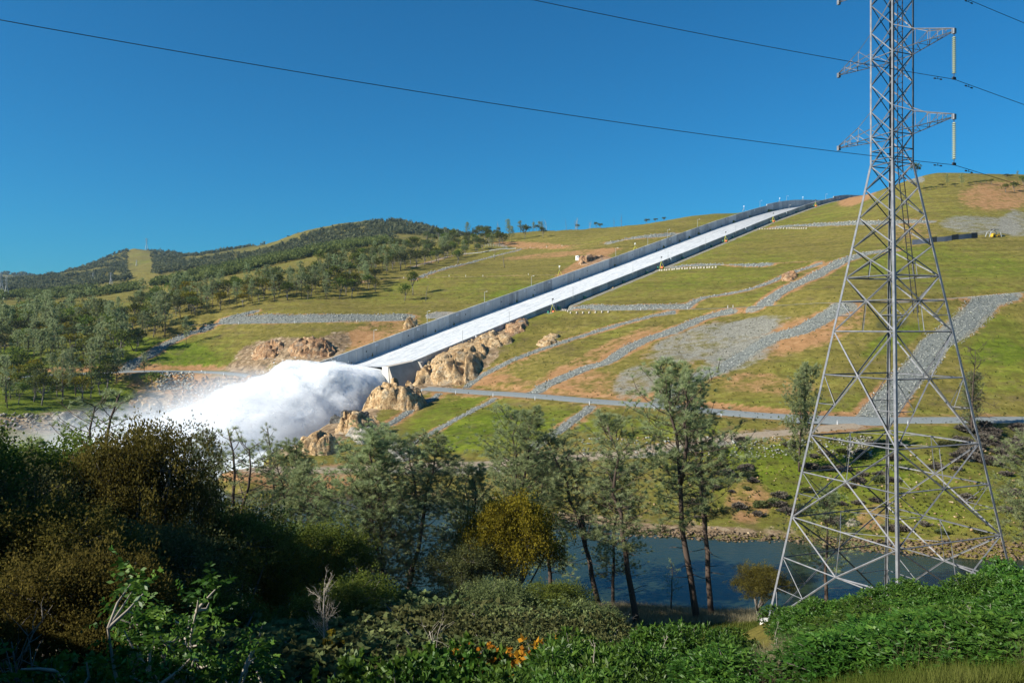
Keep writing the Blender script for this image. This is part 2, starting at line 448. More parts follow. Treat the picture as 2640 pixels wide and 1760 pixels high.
# ------------------------------------------------------------------ riprap drains and rock blankets (photo pixels, width in metres)
RIPRAP = [
    ('drain', [(1201, 999), (1235, 971), (1325, 926), (1459, 879), (1571, 844), (1684, 814), (1740, 803)], 3.6, 'long narrow rock-lined drain running diagonally from the lower gravel road up to the bench'),
    ('drain', [(1370, 1014), (1410, 992), (1457, 970), (1515, 947), (1568, 934), (1614, 900), (1668, 874), (1729, 855), (1783, 832), (1825, 815), (1890, 801)], 6.5, 'wide winding rock-lined drain between the lower road and the bench'),
    ('drain', [(1705, 1036), (1745, 1000), (1800, 972), (1859, 951), (1897, 928), (1943, 897), (1997, 867), (2027, 859), (2058, 855), (2108, 828), (2157, 798), (2180, 785)], 8.0, 'wide rock-lined drain beside the pale gravel patches of the hillside'),
    ('drain', [(1767, 795), (1806, 769), (1859, 760), (1916, 750), (1955, 739), (1997, 723), (2058, 698), (2108, 681)], 4.5, 'rock-lined drain curving up from the bench to the upper short track'),
    ('drain', [(1947, 793), (1997, 763), (2050, 733), (2092, 716), (2165, 676), (2203, 662), (2242, 651), (2300, 645)], 8.0, 'rock-lined drain above the bench passing behind the pylon'),
    ('drain', [(2600, 758), (2545, 772), (2497, 826), (2466, 853), (2409, 888), (2385, 930), (2340, 975), (2302, 1018), (2250, 1076)], 9.0, 'broad rock-lined drain seen through the lower half of the pylon'),
    ('drain', [(1130, 1016), (1085, 1042), (1034, 1075), (995, 1098)], 3.0, 'short rock-lined drain beside the tan outcrop below the spillway outlet'),
    ('drain', [(1270, 1030), (1197, 1070), (1132, 1104), (1055, 1148)], 3.2, 'rock-lined drain down the bright green slope under the lower road'),
    ('drain', [(1521, 1049), (1448, 1106), (1369, 1158)], 3.6, 'rock-lined drain below the lower road behind the river pines'),
    ('band', [(1470, 798), (1560, 793), (1660, 790), (1768, 789)], 7.0, 'grey rock blanket above the bench road at the spillway wall'),
    ('band', [(1733, 689), (1783, 683), (1840, 683), (1936, 683), (1990, 679)], 6.0, 'grey rock blanket above the upper short track'),
    ('band', [(2000, 586), (2070, 581), (2165, 577), (2280, 574), (2390, 572)], 11.0, 'high grey rock blanket near the top of the spillway'),
    ('band', [(585, 832), (650, 826), (750, 821), (850, 818), (950, 817), (1045, 821)], 13.0, 'grey rock blanket above the bench left of the spillway'),
    ('drain', [(315, 956), (344, 936), (383, 917), (421, 890), (486, 860), (543, 842), (574, 829), (612, 814), (655, 803)], 6.5, 'rock-lined drain climbing the green slope left of the spray'),
    ('drain', [(1065, 721), (1083, 716), (1113, 703), (1171, 687), (1230, 672), (1289, 657), (1343, 642)], 4.5, 'faint rock-lined drain on the upper slope left of the spillway'),
    ('band', [(1575, 623), (1637, 614), (1690, 608), (1740, 603)], 12.0, 'grey rock blanket above the top track left of the spillway'),
]
RIPXY = [path(p, step=1.5) for _, p, _, _ in RIPRAP]

# ------------------------------------------------------------------ ground colour masks at the grid points
PYg = HORIZON + (EYE - ZZ) / YY * FPX
PXg = 1320 + UU * FPX
n1 = fbm(XX / 23 + 4, YY / 23, oct=4); n2 = fbm(XX / 60 + 40, YY / 60 + 9, oct=3); n3 = fbm(XX / 9, YY / 9 + 30, oct=3)
green = 0.20 + 0.45 * n2 + 0.30 * n1
soil = np.clip(0.20 + 0.5 * n1 - 0.25 * n2, 0, 1) * 0.5
rock = np.zeros_like(XX); grav = np.zeros_like(XX); brush = np.zeros_like(XX)
far_side = YY > 145
def blob(cx, cy, rx, ry, ang=0.0, soft=0.5, side=True):
    ca, sa = math.cos(R(ang)), math.sin(R(ang))
    dx, dy = PXg - cx, PYg - cy
    a = (dx * ca + dy * sa) / rx; b = (-dx * sa + dy * ca) / ry
    r = np.sqrt(a * a + b * b) + 0.18 * n1 + 0.12 * n3
    m = smooth01((1 + soft / 2 - r) / soft)
    return m * far_side if side else m
for args, v in (((1180, 1085, 150, 60, -20), .5), ((1330, 1110, 190, 55, -10), .6), ((1700, 1110, 230, 30, 5), .35), ((480, 925, 190, 45, 10), .35), ((150, 1040, 260, 60, 0), .8),
                ((250, 930, 300, 70, 0), .6), ((2300, 880, 90, 26, -25), .7), ((2540, 870, 130, 70, 10), .5), ((2580, 950, 100, 70, 0), .35), ((2060, 1220, 220, 60, 15), .3), ((1420, 760, 160, 40, -20), .4),
                ((1300, 790, 120, 40, -20), .35), ((2450, 690, 240, 60, 5), .35), ((2050, 540, 120, 40, 0), .2), ((1150, 745, 220, 34, -4), .3), ((1480, 735, 120, 26, -20), .5), ((2080, 930, 120, 40, -20), .3),
                ((1250, 900, 120, 26, -25), .25), ((1800, 700, 260, 50, -10), .15), ((700, 900, 180, 30, 10), .2), ((2250, 1180, 120, 50, 20), .25), ((1850, 600, 160, 40, -20), .2)):
    green += v * blob(*args)
green += 0.16 * smooth01((YY - 150) / 8) * smooth01((228 - YY) / 10) * (UU > 0.05)
for args, v in (((1560, 990, 160, 34, 8), .55), ((1880, 880, 260, 60, -5), .45), ((2100, 850, 160, 40, -15), .45), ((1980, 990, 150, 30, 5), .4), ((2580, 505, 110, 40, -4), .62),
                ((2210, 500, 55, 26, -25), .9), ((980, 850, 110, 26, -14), .45), ((1500, 690, 90, 22, -30), .8), ((560, 1020, 260, 46, 10), .75), ((860, 905, 120, 40, -15), .5), ((2350, 600, 60, 40, 0), .35),
                ((1300, 985, 200, 18, 8), .5), ((1900, 1050, 330, 9, 5), .75), ((2150, 1068, 120, 8, 2), .7), ((1560, 905, 160, 20, -25), .5), ((2060, 730, 120, 20, -25), .35), ((470, 945, 150, 8, 2), .75),
                ((240, 952, 160, 7, 0), .9), ((1450, 655, 160, 7, -5), .6), ((1370, 632, 110, 9, 3), .7), ((770, 1238, 140, 22, 3), .9), ((640, 1225, 90, 18, 0), .8), ((2180, 1100, 80, 14, -6), .6),
                ((1700, 1340, 160, 26, 0), .12), ((1930, 1290, 60, 60, -40), .55), ((2250, 1330, 40, 40, 0), .5), ((1560, 1310, 180, 36, 0), .2), ((1300, 960, 170, 16, -28), .3), ((2470, 1400, 170, 20, 0), .2), ((2000, 1340, 120, 24, 0), .15)):
    soil += v * blob(*args)
for args, v in (((700, 905, 95, 34, -12), .9), ((830, 905, 90, 36, -25), .9), ((1215, 880, 130, 26, -25), .5), ((620, 1010, 90, 40, 20), .8), ((520, 1060, 160, 34, 10), 1.), ((390, 1040, 60, 22, -10), .8),
                ((230, 1085, 200, 28, 0), .7), ((40, 1090, 120, 20, 10), .6), ((1760, 1362, 220, 10, 2), .4), ((1480, 1340, 120, 16, 5), .4), ((1190, 930, 130, 50, -30), .95), ((1060, 985, 60, 40, 0), .9), ((1240, 880, 120, 30, -28), .8), ((660, 960, 80, 20, 10), .8), ((900, 1060, 120, 60, -40), .9), ((780, 1140, 90, 40, 0), .8)):
    rock += v * blob(*args)
for args, v in (((1830, 880, 170, 48, -12), .75), ((1900, 925, 120, 30, -20), .7), ((1640, 985, 70, 42, -20), .7), ((2520, 580, 100, 26, 4), .72), ((2620, 575, 40, 40, 0), .72), ((1960, 835, 90, 22, -10), .5), ((1770, 1152, 180, 12, -8), .7), ((1180, 1215, 200, 12, 0), .5), ((2365, 462, 20, 10, 0), .9)):
    grav += v * blob(*args)
# soil margins beside roads and drains
def near_path(xy, width):
    m = (XX > xy[:, 0].min() - 12) & (XX < xy[:, 0].max() + 12) & (YY > xy[:, 1].min() - 12) & (YY < xy[:, 1].max() + 12)
    I = np.nonzero(m); q = np.stack([XX[I], YY[I]], -1); D = np.empty(len(q))
    for a in range(0, len(q), 8000):
        D[a:a + 8000] = np.sqrt(((q[a:a + 8000, None] - xy[None]) ** 2).sum(-1).min(1))
    return I, D - width / 2
for k, (xy, zc) in ROADXY.items():
    I, D = near_path(xy[::2], ROADS[k][1])
    soil[I] += 0.85 * smooth01(1 - (D - 0.4) / 4.0) * (0.55 + 0.6 * n1[I])
    if k == 'lower': grav[I] += 0.5 * smooth01(1 - D / 4.5)
for (kind, _, w, _), xy in zip(RIPRAP, RIPXY):
    I, D = near_path(xy[::2], w)
    soil[I] += 1.0 * smooth01(1 - (D - 0.2) / 3.6) * (0.62 + 0.9 * n2[I] + 0.5 * n1[I])
    grav[I] += 1.3 * smooth01(1 - (D + 0.2) / 1.2)
# strip of gravel path along the near wall
gp = (_t > SW) & (_t < SW + 7) & (_s > 95) & (_s < 720)
grav[gp] = 1.0
# shores are stony
rock += smooth01(1 - np.abs(ZZ - 0.4) / 1.0) * (YY > 150) * (YY < 420) * 0.5
soil += smooth01(1 - np.abs(ZZ - 2.2) / 2.2) * (YY > 150) * (YY < 215) * 0.12
# wooded ground is dull
brush += smooth01((YY - 1000) / 300) * (0.45 + 0.5 * n2) * (1 - smooth01((PXg - 1150) / 60))
brush *= 1 - blob(365, 690, 42, 52, 8, .4)
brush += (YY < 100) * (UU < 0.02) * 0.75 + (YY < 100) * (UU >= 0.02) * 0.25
brush += blob(2050, 1180, 330, 70, 10) * 0.30 * (n3 > 0.1) + blob(2300, 830, 45, 25, -10) * .6 + blob(2560, 1130, 120, 60, 0) * .5

masks = np.stack([np.clip(green, 0, 1), np.clip(soil, 0, 1), np.clip(rock, 0, 1), np.clip(grav, 0, 1)], -1)

# ------------------------------------------------------------------ ground material
gm, nt, b = new_mat("ground")
P = pos_out(nt)
at1 = N_(nt, "ShaderNodeAttribute", attribute_name="masks")
at2 = N_(nt, "ShaderNodeAttribute", attribute_name="brush")
sep = N_(nt, "ShaderNodeSeparateColor"); nt.links.new(at1.outputs["Color"], sep.inputs[0])
nf = noise_node(nt, 0.32, 8, 0.78, P); nm = noise_node(nt, 0.16, 5, 0.6, P); nl = noise_node(nt, 0.035, 3, 0.5, P)
olive = ramp(nt, nf, [(0.28, (0.062, 0.060, 0.014)), (0.5, (0.162, 0.138, 0.032)), (0.74, (0.30, 0.238, 0.082))])
lush = ramp(nt, nf, [(0.28, (0.040, 0.066, 0.008)), (0.52, (0.118, 0.155, 0.015)), (0.76, (0.235, 0.245, 0.040))])
def edge(m, lo=0.25, hi=0.55, amt=1.1):
    v = mathn(nt, 'ADD', m, mathn(nt, 'MULTIPLY', mathn(nt, 'SUBTRACT', nm, 0.5), amt))
    v = mathn(nt, 'ADD', v, mathn(nt, 'MULTIPLY', mathn(nt, 'SUBTRACT', nf, 0.5), amt))
    n = nt.nodes.new("ShaderNodeMapRange"); n.inputs["From Min"].default_value = lo; n.inputs["From Max"].default_value = hi
    nt.links.new(v, n.inputs["Value"]); return n.outputs["Result"]
col = mix(nt, edge(sep.outputs[0], 0.25, 0.85, 1.0), olive, lush)
# brown dry weeds in the grass
weeds = ramp(nt, noise_node(nt, 0.11, 8, 0.8, P), [(0.53, (0, 0, 0)), (0.64, (1, 1, 1))])
col = mix(nt, mathn(nt, 'MULTIPLY', weeds, 0.55), col, (0.135, 0.098, 0.055))
# faint seeding lines along the contours
mpz = N_(nt, "ShaderNodeMapping"); mpz.inputs["Scale"].default_value = (0.02, 0.02, 0.55); nt.links.new(P, mpz.inputs["Vector"])
lines_ = ramp(nt, noise_node(nt, 1.0, 4, 0.6, mpz.outputs[0]), [(0.36, (0.78, 0.78, 0.78)), (0.5, (1, 1, 1)), (0.66, (1.22, 1.2, 1.12))])
col = mix(nt, 0.8, col, lines_, 'MULTIPLY')
specks = ramp(nt, noise_node(nt, 0.8, 3, 0.6, P), [(0.60, (1, 1, 1)), (0.70, (0.42, 0.44, 0.36))])
col = mix(nt, 0.8, col, specks, 'MULTIPLY')
soilc = ramp(nt, nf, [(0.25, (0.185, 0.092, 0.036)), (0.55, (0.33, 0.185, 0.085)), (0.8, (0.47, 0.31, 0.17))])
col = mix(nt, edge(sep.outputs[1], 0.38, 0.85), col, soilc)
vor = N_(nt, "ShaderNodeTexVoronoi"); vor.inputs["Scale"].default_value = 0.55; nt.links.new(P, vor.inputs["Vector"])
rockc = ramp(nt, mathn(nt, 'ADD', mathn(nt, 'MULTIPLY', nf, 0.65), mathn(nt, 'MULTIPLY', vor.outputs["Color"], 0.35)), [(0.30, (0.07, 0.055, 0.038)), (0.5, (0.24, 0.165, 0.095)), (0.72, (0.42, 0.33, 0.22))])
col = mix(nt, edge(sep.outputs[2], 0.4, 0.75), col, rockc)
vg = N_(nt, "ShaderNodeTexVoronoi"); vg.inputs["Scale"].default_value = 2.6; nt.links.new(P, vg.inputs["Vector"])
gravc = ramp(nt, mathn(nt, 'ADD', mathn(nt, 'MULTIPLY', vg.outputs["Color"], 0.6), mathn(nt, 'MULTIPLY', nf, 0.4)), [(0.25, (0.12, 0.115, 0.092)), (0.5, (0.205, 0.20, 0.165)), (0.75, (0.30, 0.285, 0.235))])
col = mix(nt, edge(at1.outputs["Alpha"], 0.4, 0.85, 1.0), col, gravc)
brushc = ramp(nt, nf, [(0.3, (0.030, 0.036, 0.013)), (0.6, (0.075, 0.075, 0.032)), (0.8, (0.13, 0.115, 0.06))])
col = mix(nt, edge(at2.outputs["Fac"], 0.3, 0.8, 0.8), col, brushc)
nt.links.new(col, b.inputs["Base Color"])
b.inputs["Roughness"].default_value = 0.95
b.inputs["Specular IOR Level"].default_value = 0.05
hb = mathn(nt, 'ADD', mathn(nt, 'MULTIPLY', nf, 0.7), mathn(nt, 'MULTIPLY', noise_node(nt, 3.5, 5, 0.7, P), 0.3))
bump(nt, b, hb, 0.9, 0.7)

nu, nv = len(US), len(YS)
XX2 = XX.copy()
V = np.stack([XX2, YY, ZZ], -1).reshape(-1, 3)
ii = np.arange(nu * nv).reshape(nu, nv)
Fq = np.stack([ii[:-1, :-1], ii[1:, :-1], ii[1:, 1:], ii[:-1, 1:]], -1).reshape(-1, 4)
# plot of ground under and behind the viewpoint
back = np.array([[-60, -40, 46.5], [60, -40, 46.5]] + [])
gme = mesh("ground", V, Fq, True, gm)
a1 = gme.attributes.new("masks", 'FLOAT_COLOR', 'POINT'); a1.data.foreach_set("color", masks.reshape(-1).astype(np.float32))
a2 = gme.attributes.new("brush", 'FLOAT', 'POINT'); a2.data.foreach_set("value", np.clip(brush, 0, 1).ravel().astype(np.float32))
tag(link("ground", gme), kind='structure')

# ------------------------------------------------------------------ river
rm, nt, b = new_mat("river_water")
P = pos_out(nt)
b.inputs["Base Color"].default_value = (0.010, 0.026, 0.024, 1)
b.inputs["Roughness"].default_value = 0.07
b.inputs["Specular IOR Level"].default_value = 0.36
b.inputs["IOR"].default_value = 1.33
mp = N_(nt, "ShaderNodeMapping"); mp.inputs["Scale"].default_value = (0.35, 1.0, 1.0); nt.links.new(P, mp.inputs["Vector"])
h1 = noise_node(nt, 1.5, 5, 0.6, mp.outputs[0], 0.4); h2 = noise_node(nt, 0.12, 3, 0.5, mp.outputs[0])
bump(nt, b, mathn(nt, 'ADD', mathn(nt, 'MULTIPLY', h1, 0.7), mathn(nt, 'MULTIPLY', h2, 0.5)), 0.17, 0.25)
foam_f = noise_node(nt, 0.10, 6, 0.7, P, 0.8)
geo = N_(nt, "ShaderNodeSeparateXYZ"); nt.links.new(P, geo.inputs[0])
# foam thins out away from the falls
dist = N_(nt, "ShaderNodeVectorMath", operation='DISTANCE'); nt.links.new(P, dist.inputs[0]); dist.inputs[1].default_value = (-105, 275, 0)
mr = N_(nt, "ShaderNodeMapRange"); nt.links.new(dist.outputs["Value"], mr.inputs["Value"])
mr.inputs["From Min"].default_value = 45; mr.inputs["From Max"].default_value = 92; mr.inputs["To Min"].default_value = 0.9; mr.inputs["To Max"].default_value = -0.75
ff = mathn(nt, 'ADD', mathn(nt, 'MULTIPLY', mathn(nt, 'SUBTRACT', foam_f, 0.5), 1.8), mr.outputs["Result"], True)
nt.links.new(mix(nt, ff, (0.020, 0.034, 0.018), (0.80, 0.85, 0.84)), b.inputs["Base Color"])
nt.links.new(mathn(nt, 'ADD', mathn(nt, 'MULTIPLY', ff, 0.6), 0.07), b.inputs["Roughness"])
tag(link("river", mesh("river", [(-900, 95, 0), (700, 95, 0), (700, 480, 0), (-900, 480, 0)], [(0, 1, 2, 3)], False, rm)), kind='structure')

# ------------------------------------------------------------------ gravel roads as thin sheets on their benches
roadm, nt, b = new_mat("road_gravel")
P = pos_out(nt)
f1 = noise_node(nt, 1.6, 5, 0.7, P); f2 = noise_node(nt, 0.12, 3, 0.5, P)
nt.links.new(mix(nt, f2, ramp(nt, f1, [(0.3, (0.145, 0.17, 0.175)), (0.7, (0.23, 0.255, 0.255))]), ramp(nt, f1, [(0.3, (0.16, 0.18, 0.175)), (0.7, (0.255, 0.27, 0.26))])), b.inputs["Base Color"])
b.inputs["Roughness"].default_value = 0.95
bump(nt, b, f1, 0.5, 0.15)
tanm, nt, b = new_mat("road_tan")
P = pos_out(nt)
f1 = noise_node(nt, 1.2, 5, 0.7, P)
nt.links.new(ramp(nt, f1, [(0.3, (0.20, 0.155, 0.105)), (0.7, (0.36, 0.29, 0.21))]), b.inputs["Base Color"])
b.inputs["Roughness"].default_value = 0.95
bump(nt, b, f1, 0.5, 0.15)
def ribbon(name, xy, zc, width, mat, lift, wob=0.0, ncr=5, tilt=0.0):
    t = np.gradient(xy, axis=0); t /= np.maximum(np.hypot(*t.T), 1e-6)[:, None]
    n = np.stack([t[:, 1], -t[:, 0]], -1)
    L = len(xy); V = []
    wv = width / 2 * (1 + wob * fbm(np.arange(L) * 0.13, np.zeros(L) + width, oct=3))
    rows = []
    for k in range(ncr):
        o = (k / (ncr - 1) * 2 - 1) * wv
        p = xy + n * o[:, None]
        z = (zc if zc is not None else H(p[:, 0], p[:, 1])) + lift - tilt * o * -np.sign(n[:, 1])
        if k in (0, ncr - 1): z = z - lift - 0.25
        rows.append(np.stack([p[:, 0], p[:, 1], z], -1))
    V = np.stack(rows, 1).reshape(-1, 3)
    idx = np.arange(L * ncr).reshape(L, ncr)
    Fq = np.stack([idx[:-1, :-1], idx[:-1, 1:], idx[1:, 1:], idx[1:, :-1]], -1).reshape(-1, 4)
    return mesh(name, V, Fq[:, ::-1], True, mat)
for k, (xy, zc) in ROADXY.items():
    m = tanm if k in ('lower', 'left_top', 'bench2', 'left_bench2') else roadm
    tag(link("gravel_road", ribbon("gravel_road", xy, zc, ROADS[k][1], m, 0.16, 0.12, 5, TILT.get(k, 0))), kind='structure')

# ------------------------------------------------------------------ riprap: thousands of broken stones along each drain
bedm, nt, b = new_mat("drain_gravel")
P = pos_out(nt); f1 = noise_node(nt, 1.1, 6, 0.75, P)
nt.links.new(ramp(nt, f1, [(0.34, (0.055, 0.06, 0.055)), (0.5, (0.145, 0.155, 0.14)), (0.66, (0.26, 0.27, 0.245))]), b.inputs["Base Color"])
b.inputs["Roughness"].default_value = 0.95; bump(nt, b, f1, 0.8, 0.3)
stonem, nt, b = new_mat("riprap_stone")
at3 = N_(nt, "ShaderNodeAttribute", attribute_name="tone")
sc = ramp(nt, at3.outputs["Fac"], [(0.0, (0.13, 0.145, 0.135)), (0.45, (0.27, 0.285, 0.255)), (0.8, (0.38, 0.39, 0.345)), (1.0, (0.50, 0.49, 0.43))])
nt.links.new(mix(nt, 0.25, sc, ramp(nt, noise_node(nt, 4, 3, 0.6, pos_out(nt)), [(0.3, (0.12, 0.12, 0.11)), (0.7, (0.4, 0.39, 0.33))])), b.inputs["Base Color"])
b.inputs["Roughness"].default_value = 0.9
_ico = np.array([(0, 0, 1), (.894, 0, .447), (.276, .851, .447), (-.724, .526, .447), (-.724, -.526, .447), (.276, -.851, .447), (.0, 0, -.6)])
_icf = np.array([(0, 1, 2), (0, 2, 3), (0, 3, 4), (0, 4, 5), (0, 5, 1), (6, 2, 1), (6, 3, 2), (6, 4, 3), (6, 5, 4), (6, 1, 5)])
def stones(name, x, y, size, mat=None, z=None):
    n = len(x); k = len(_ico)
    z = H(x, y) if z is None else z
    base = _ico[None] * (1 + 0.45 * (rng.random((n, k, 1)) - 0.5) * 2 * 0.6)
    ang = rng.random(n) * 6.283; ca, sa = np.cos(ang), np.sin(ang)
    sx, sy, sz = size * (0.7 + 0.6 * rng.random(n)), size * (0.7 + 0.6 * rng.random(n)), size * (0.45 + 0.5 * rng.random(n))
    bx, by, bz = base[..., 0] * sx[:, None], base[..., 1] * sy[:, None], base[..., 2] * sz[:, None]
    tilt = (rng.random(n) - .5)[:, None]
    V = np.stack([bx * ca[:, None] - by * sa[:, None] + x[:, None], bx * sa[:, None] + by * ca[:, None] + y[:, None], bz + tilt * bx + (z + 0.25 * size)[:, None]], -1).reshape(-1, 3)
    Fq = (_icf[None] + (np.arange(n) * k)[:, None, None]).reshape(-1, 3)
    me = mesh(name, V, Fq, False, mat or stonem)
    a = me.attributes.new("tone", 'FLOAT', 'POINT'); a.data.foreach_set("value", np.repeat(rng.random(n), k).astype(np.float32))
    return me
for (kind, _, w, lab), xy in zip(RIPRAP, RIPXY):
    s_, t_ = sp_st(xy[:, 0], xy[:, 1])
    sel = xy[~((t_ > -1.5 - w / 2) & (t_ < SW + 1.5 + w / 2) & (s_ > 0))]
    tag(link("drain_bed", ribbon("drain_bed", sel, None, w * 1.12, bedm, 0.14, 0.35, 7)), kind='structure')
    seg = np.hypot(*np.diff(xy, axis=0).T).sum()
    ymean = xy[:, 1].mean()
    sz = np.clip(ymean / 300, 0.9, 2.0) * 0.27
    w = w * 1.22
    n = int(seg * w * 0.62 / (sz / 0.42) ** 2)
    i = rng.random(n) * (len(xy) - 1.001); i0 = i.astype(int); f = (i - i0)[:, None]
    t = np.gradient(xy, axis=0); t /= np.maximum(np.hypot(*t.T), 1e-6)[:, None]
    nn = np.stack([t[:, 1], -t[:, 0]], -1)[i0]
    taper = np.minimum(1, np.minimum(i, len(xy) - 1 - i) / 6 + 0.35)
    o = (rng.random(n) - .5) * w * taper * (1 + 0.3 * fbm(i * 0.2, np.zeros(n) + w, oct=2))
    p = xy[i0] * (1 - f) + xy[i0 + 1] * f + nn * o[:, None]
    s_, t_ = sp_st(p[:, 0], p[:, 1])
    ok = ~((t_ > -1.2) & (t_ < SW + 1.5) & (s_ > 0))
    p = p[ok]
    tag(link("riprap", stones("riprap", p[:, 0], p[:, 1], sz * (0.6 + 0.9 * rng.random(len(p)) ** 2))), lab, "riprap", kind='stuff')
# stony shore line and rubble
def scatter_px(px0, px1, py0, py1, n, cond=None):
    X, Yc = [], []
    for _ in range(n):
        h = hit(px0 + rnd.random() * (px1 - px0), py0 + rnd.random() * (py1 - py0))
        if cond is None or cond(h): X.append(h.x); Yc.append(h.y)
    return np.array(X), np.array(Yc)
shorem = plain("shore_stone", (0.14, 0.10, 0.062), 0.9, 0, 0.5, 0.6)
X, Yc = [], []
for c in range(820, 2700, 3):
    base = np.interp(c, [820, 1002, 1240, 1521, 1900, 2320, 2640, 2760], [211, 206, 192, 167, 161, 152, 148, 146])
    for _ in range(7):
        y = base + rnd.random() * 6 - 2
        x = (c - 1320 + rnd.random() * 3) / FPX * y
        if -0.6 < float(H(x, y)) < 2.4: X.append(x); Yc.append(y)
tag(link("shore_stones", stones("shore_stones", np.array(X), np.array(Yc), 0.10 + 0.42 * rng.random(len(X)) ** 2.5, shorem)), "loose stones along the far river shore", "stones", kind='stuff')
# ------------------------------------------------------------------ spillway
conc, nt, b = new_mat("wall_concrete")
Pw = pos_out(nt)
mp = N_(nt, "ShaderNodeMapping"); mp.inputs["Scale"].default_value = (0.9, 0.9, 0.10); nt.links.new(Pw, mp.inputs["Vector"])
streak = noise_node(nt, 1.0, 5, 0.65, mp.outputs[0]); blot = noise_node(nt, 0.22, 4, 0.6, Pw); fine = noise_node(nt, 3, 4, 0.6, Pw)
tone = mathn(nt, 'ADD', mathn(nt, 'MULTIPLY', streak, 0.40), mathn(nt, 'ADD', mathn(nt, 'MULTIPLY', blot, 0.25), mathn(nt, 'MULTIPLY', rand_out(nt), 0.30)))
cc = ramp(nt, tone, [(0.25, (0.22, 0.225, 0.22)), (0.5, (0.42, 0.425, 0.41)), (0.75, (0.60, 0.60, 0.575))])
white = ramp(nt, mathn(nt, 'ADD', mathn(nt, 'MULTIPLY', fine, 0.5), mathn(nt, 'MULTIPLY', blot, 0.5)), [(0.60, (0, 0, 0)), (0.68, (1, 1, 1))])
nt.links.new(mix(nt, mathn(nt, 'MULTIPLY', white, 0.5), cc, (0.66, 0.67, 0.66)), b.inputs["Base Color"])
b.inputs["Roughness"].default_value = 0.85
bump(nt, b, fine, 0.25, 0.08)
conc2 = plain("concrete_pale", (0.60, 0.57, 0.51), 0.85, 0, 0.14, 0.25)
conc3 = plain("concrete_tan", (0.40, 0.355, 0.295), 0.85, 0, 0.14, 0.25)

spill = tag(empty("spillway", (*map(float, sp_xy(0, 0)), float(wall_top(0)))), "long grey concrete spillway chute running down the green hillside", "spillway")
_inv = Matrix.Translation(-Vector(spill.location))
def sp(s, t, z):
    x, y = sp_xy(s, t); return (x - spill.location.x, y - spill.location.y, z - spill.location.z)
def prism(name, corners, mat):
    """corners: 4 bottom + 4 top as (s, t, z)"""
    m = MB(); m.hexa([sp(*c) for c in corners]); return m.build(name, mat, spill)
PL, END = 9.14, 912
for side in (0, 1):
    t0, t1 = (-0.7, 0.0) if side == 0 else (SW, SW + 0.7)
    step_s = 568 if side == 0 else 612
    s = -2.0 if side else 0.0
    while s < END:
        a, e = s + 0.09, s + PL - 0.09
        up = 1.5 if s > step_s else 0.0
        za, ze = float(wall_top(a)) + up, float(wall_top(e)) + up
        dpt = WALL_H + 2.2 + up
        jog = rnd.uniform(-0.03, 0.03)
        m = MB()
        m.hexa([sp(a, t0 + jog, za - dpt), sp(e, t0 + jog, ze - dpt), sp(e, t1 + jog, ze - dpt), sp(a, t1 + jog, za - dpt), sp(a, t0 + jog, za), sp(e, t0 + jog, ze), sp(e, t1 + jog, ze), sp(a, t1 + jog, za)])
        m.build("wall_panel", conc, spill)
        s += PL
    # dark core behind the joints and the coping on top
    m = MB(); S = np.arange(0, END - 8, PL * 2)
    for a, e in zip(S[:-1], S[1:]):
        up = 0
        za, ze = float(wall_top(a)), float(wall_top(e)); tm0, tm1 = t0 + 0.2, t1 - 0.2
        m.hexa([sp(a, tm0, za - 10), sp(e, tm0, ze - 10), sp(e, tm1, ze - 10), sp(a, tm1, za - 10), sp(a, tm0, za - .3), sp(e, tm0, ze - .3), sp(e, tm1, ze - .3), sp(a, tm1, za - .3)])
    m.build("wall_core", conc, spill)
# chute bed
S = np.arange(-14, END, 6.0)
m = MB()
for a, e in zip(S[:-1], S[1:]):
    za, ze = float(wall_top(a)) - WALL_H - .3, float(wall_top(e)) - WALL_H - .3
    m.hexa([sp(a, 0, za - 1.4), sp(e, 0, ze - 1.4), sp(e, SW, ze - 1.4), sp(a, SW, za - 1.4), sp(a, 0.02, za), sp(e, 0.02, ze), sp(e, SW - .02, ze), sp(a, SW - .02, za)])
m.build("chute_bed", conc, spill)
# flip-bucket side block at the near end of the outlet
zt0 = float(wall_top(0))
T = SW + 0.1
prism("side_block", [(-16, T - 3, 8), (-16, T + 9, 8), (2, T + 13, 8), (2, T - 3, 8), (-16, T - 3, 26.0), (-16, T + 0.6, 26.0), (2, T + 0.7, zt0 - .1), (2, T - 3, zt0 - .1)], conc3)
prism("buttress", [(1.5, T + 10.5, 10), (1.5, T + 14.5, 10), (9, T + 14, 10), (9, T + 9, 10), (0.8, T + 0.4, zt0 - .3), (0.8, T + 2.6, zt0 - 1.2), (3.0, T + 2.2, zt0 - 1.0), (3.0, T + 0.7, zt0 - .3)], conc3)
prism("abutment_wall", [(14, T + 0.9, 12), (13, T + 22, 12), (15, T + 22, 12), (16, T + 0.9, 12), (14, T + 0.9, 24.5), (13, T + 22, 24.0), (15, T + 22, 24.0), (16, T + 0.9, 24.5)], conc2)
prism("end_sill", [(-16.3, T - 3.2, 6), (-16.3, T + 2.5, 6), (-15.9, T + 2.5, 6), (-15.9, T - 3.2, 6), (-16.3, T - 3.2, 25.9), (-16.3, T + 0.4, 25.9), (-15.9, T + 0.5, 25.9), (-15.9, T - 3.2, 25.9)], conc2)
prism("far_side_block", [(-16, -7, 6), (-16, 1.5, 6), (0, 1.5, 6), (0, -7, 6), (-16, -1.2, 24.6), (-16, 0, 24.6), (-0.1, 0, zt0 - .1), (-0.1, -1.2, zt0 - .1)], conc3)
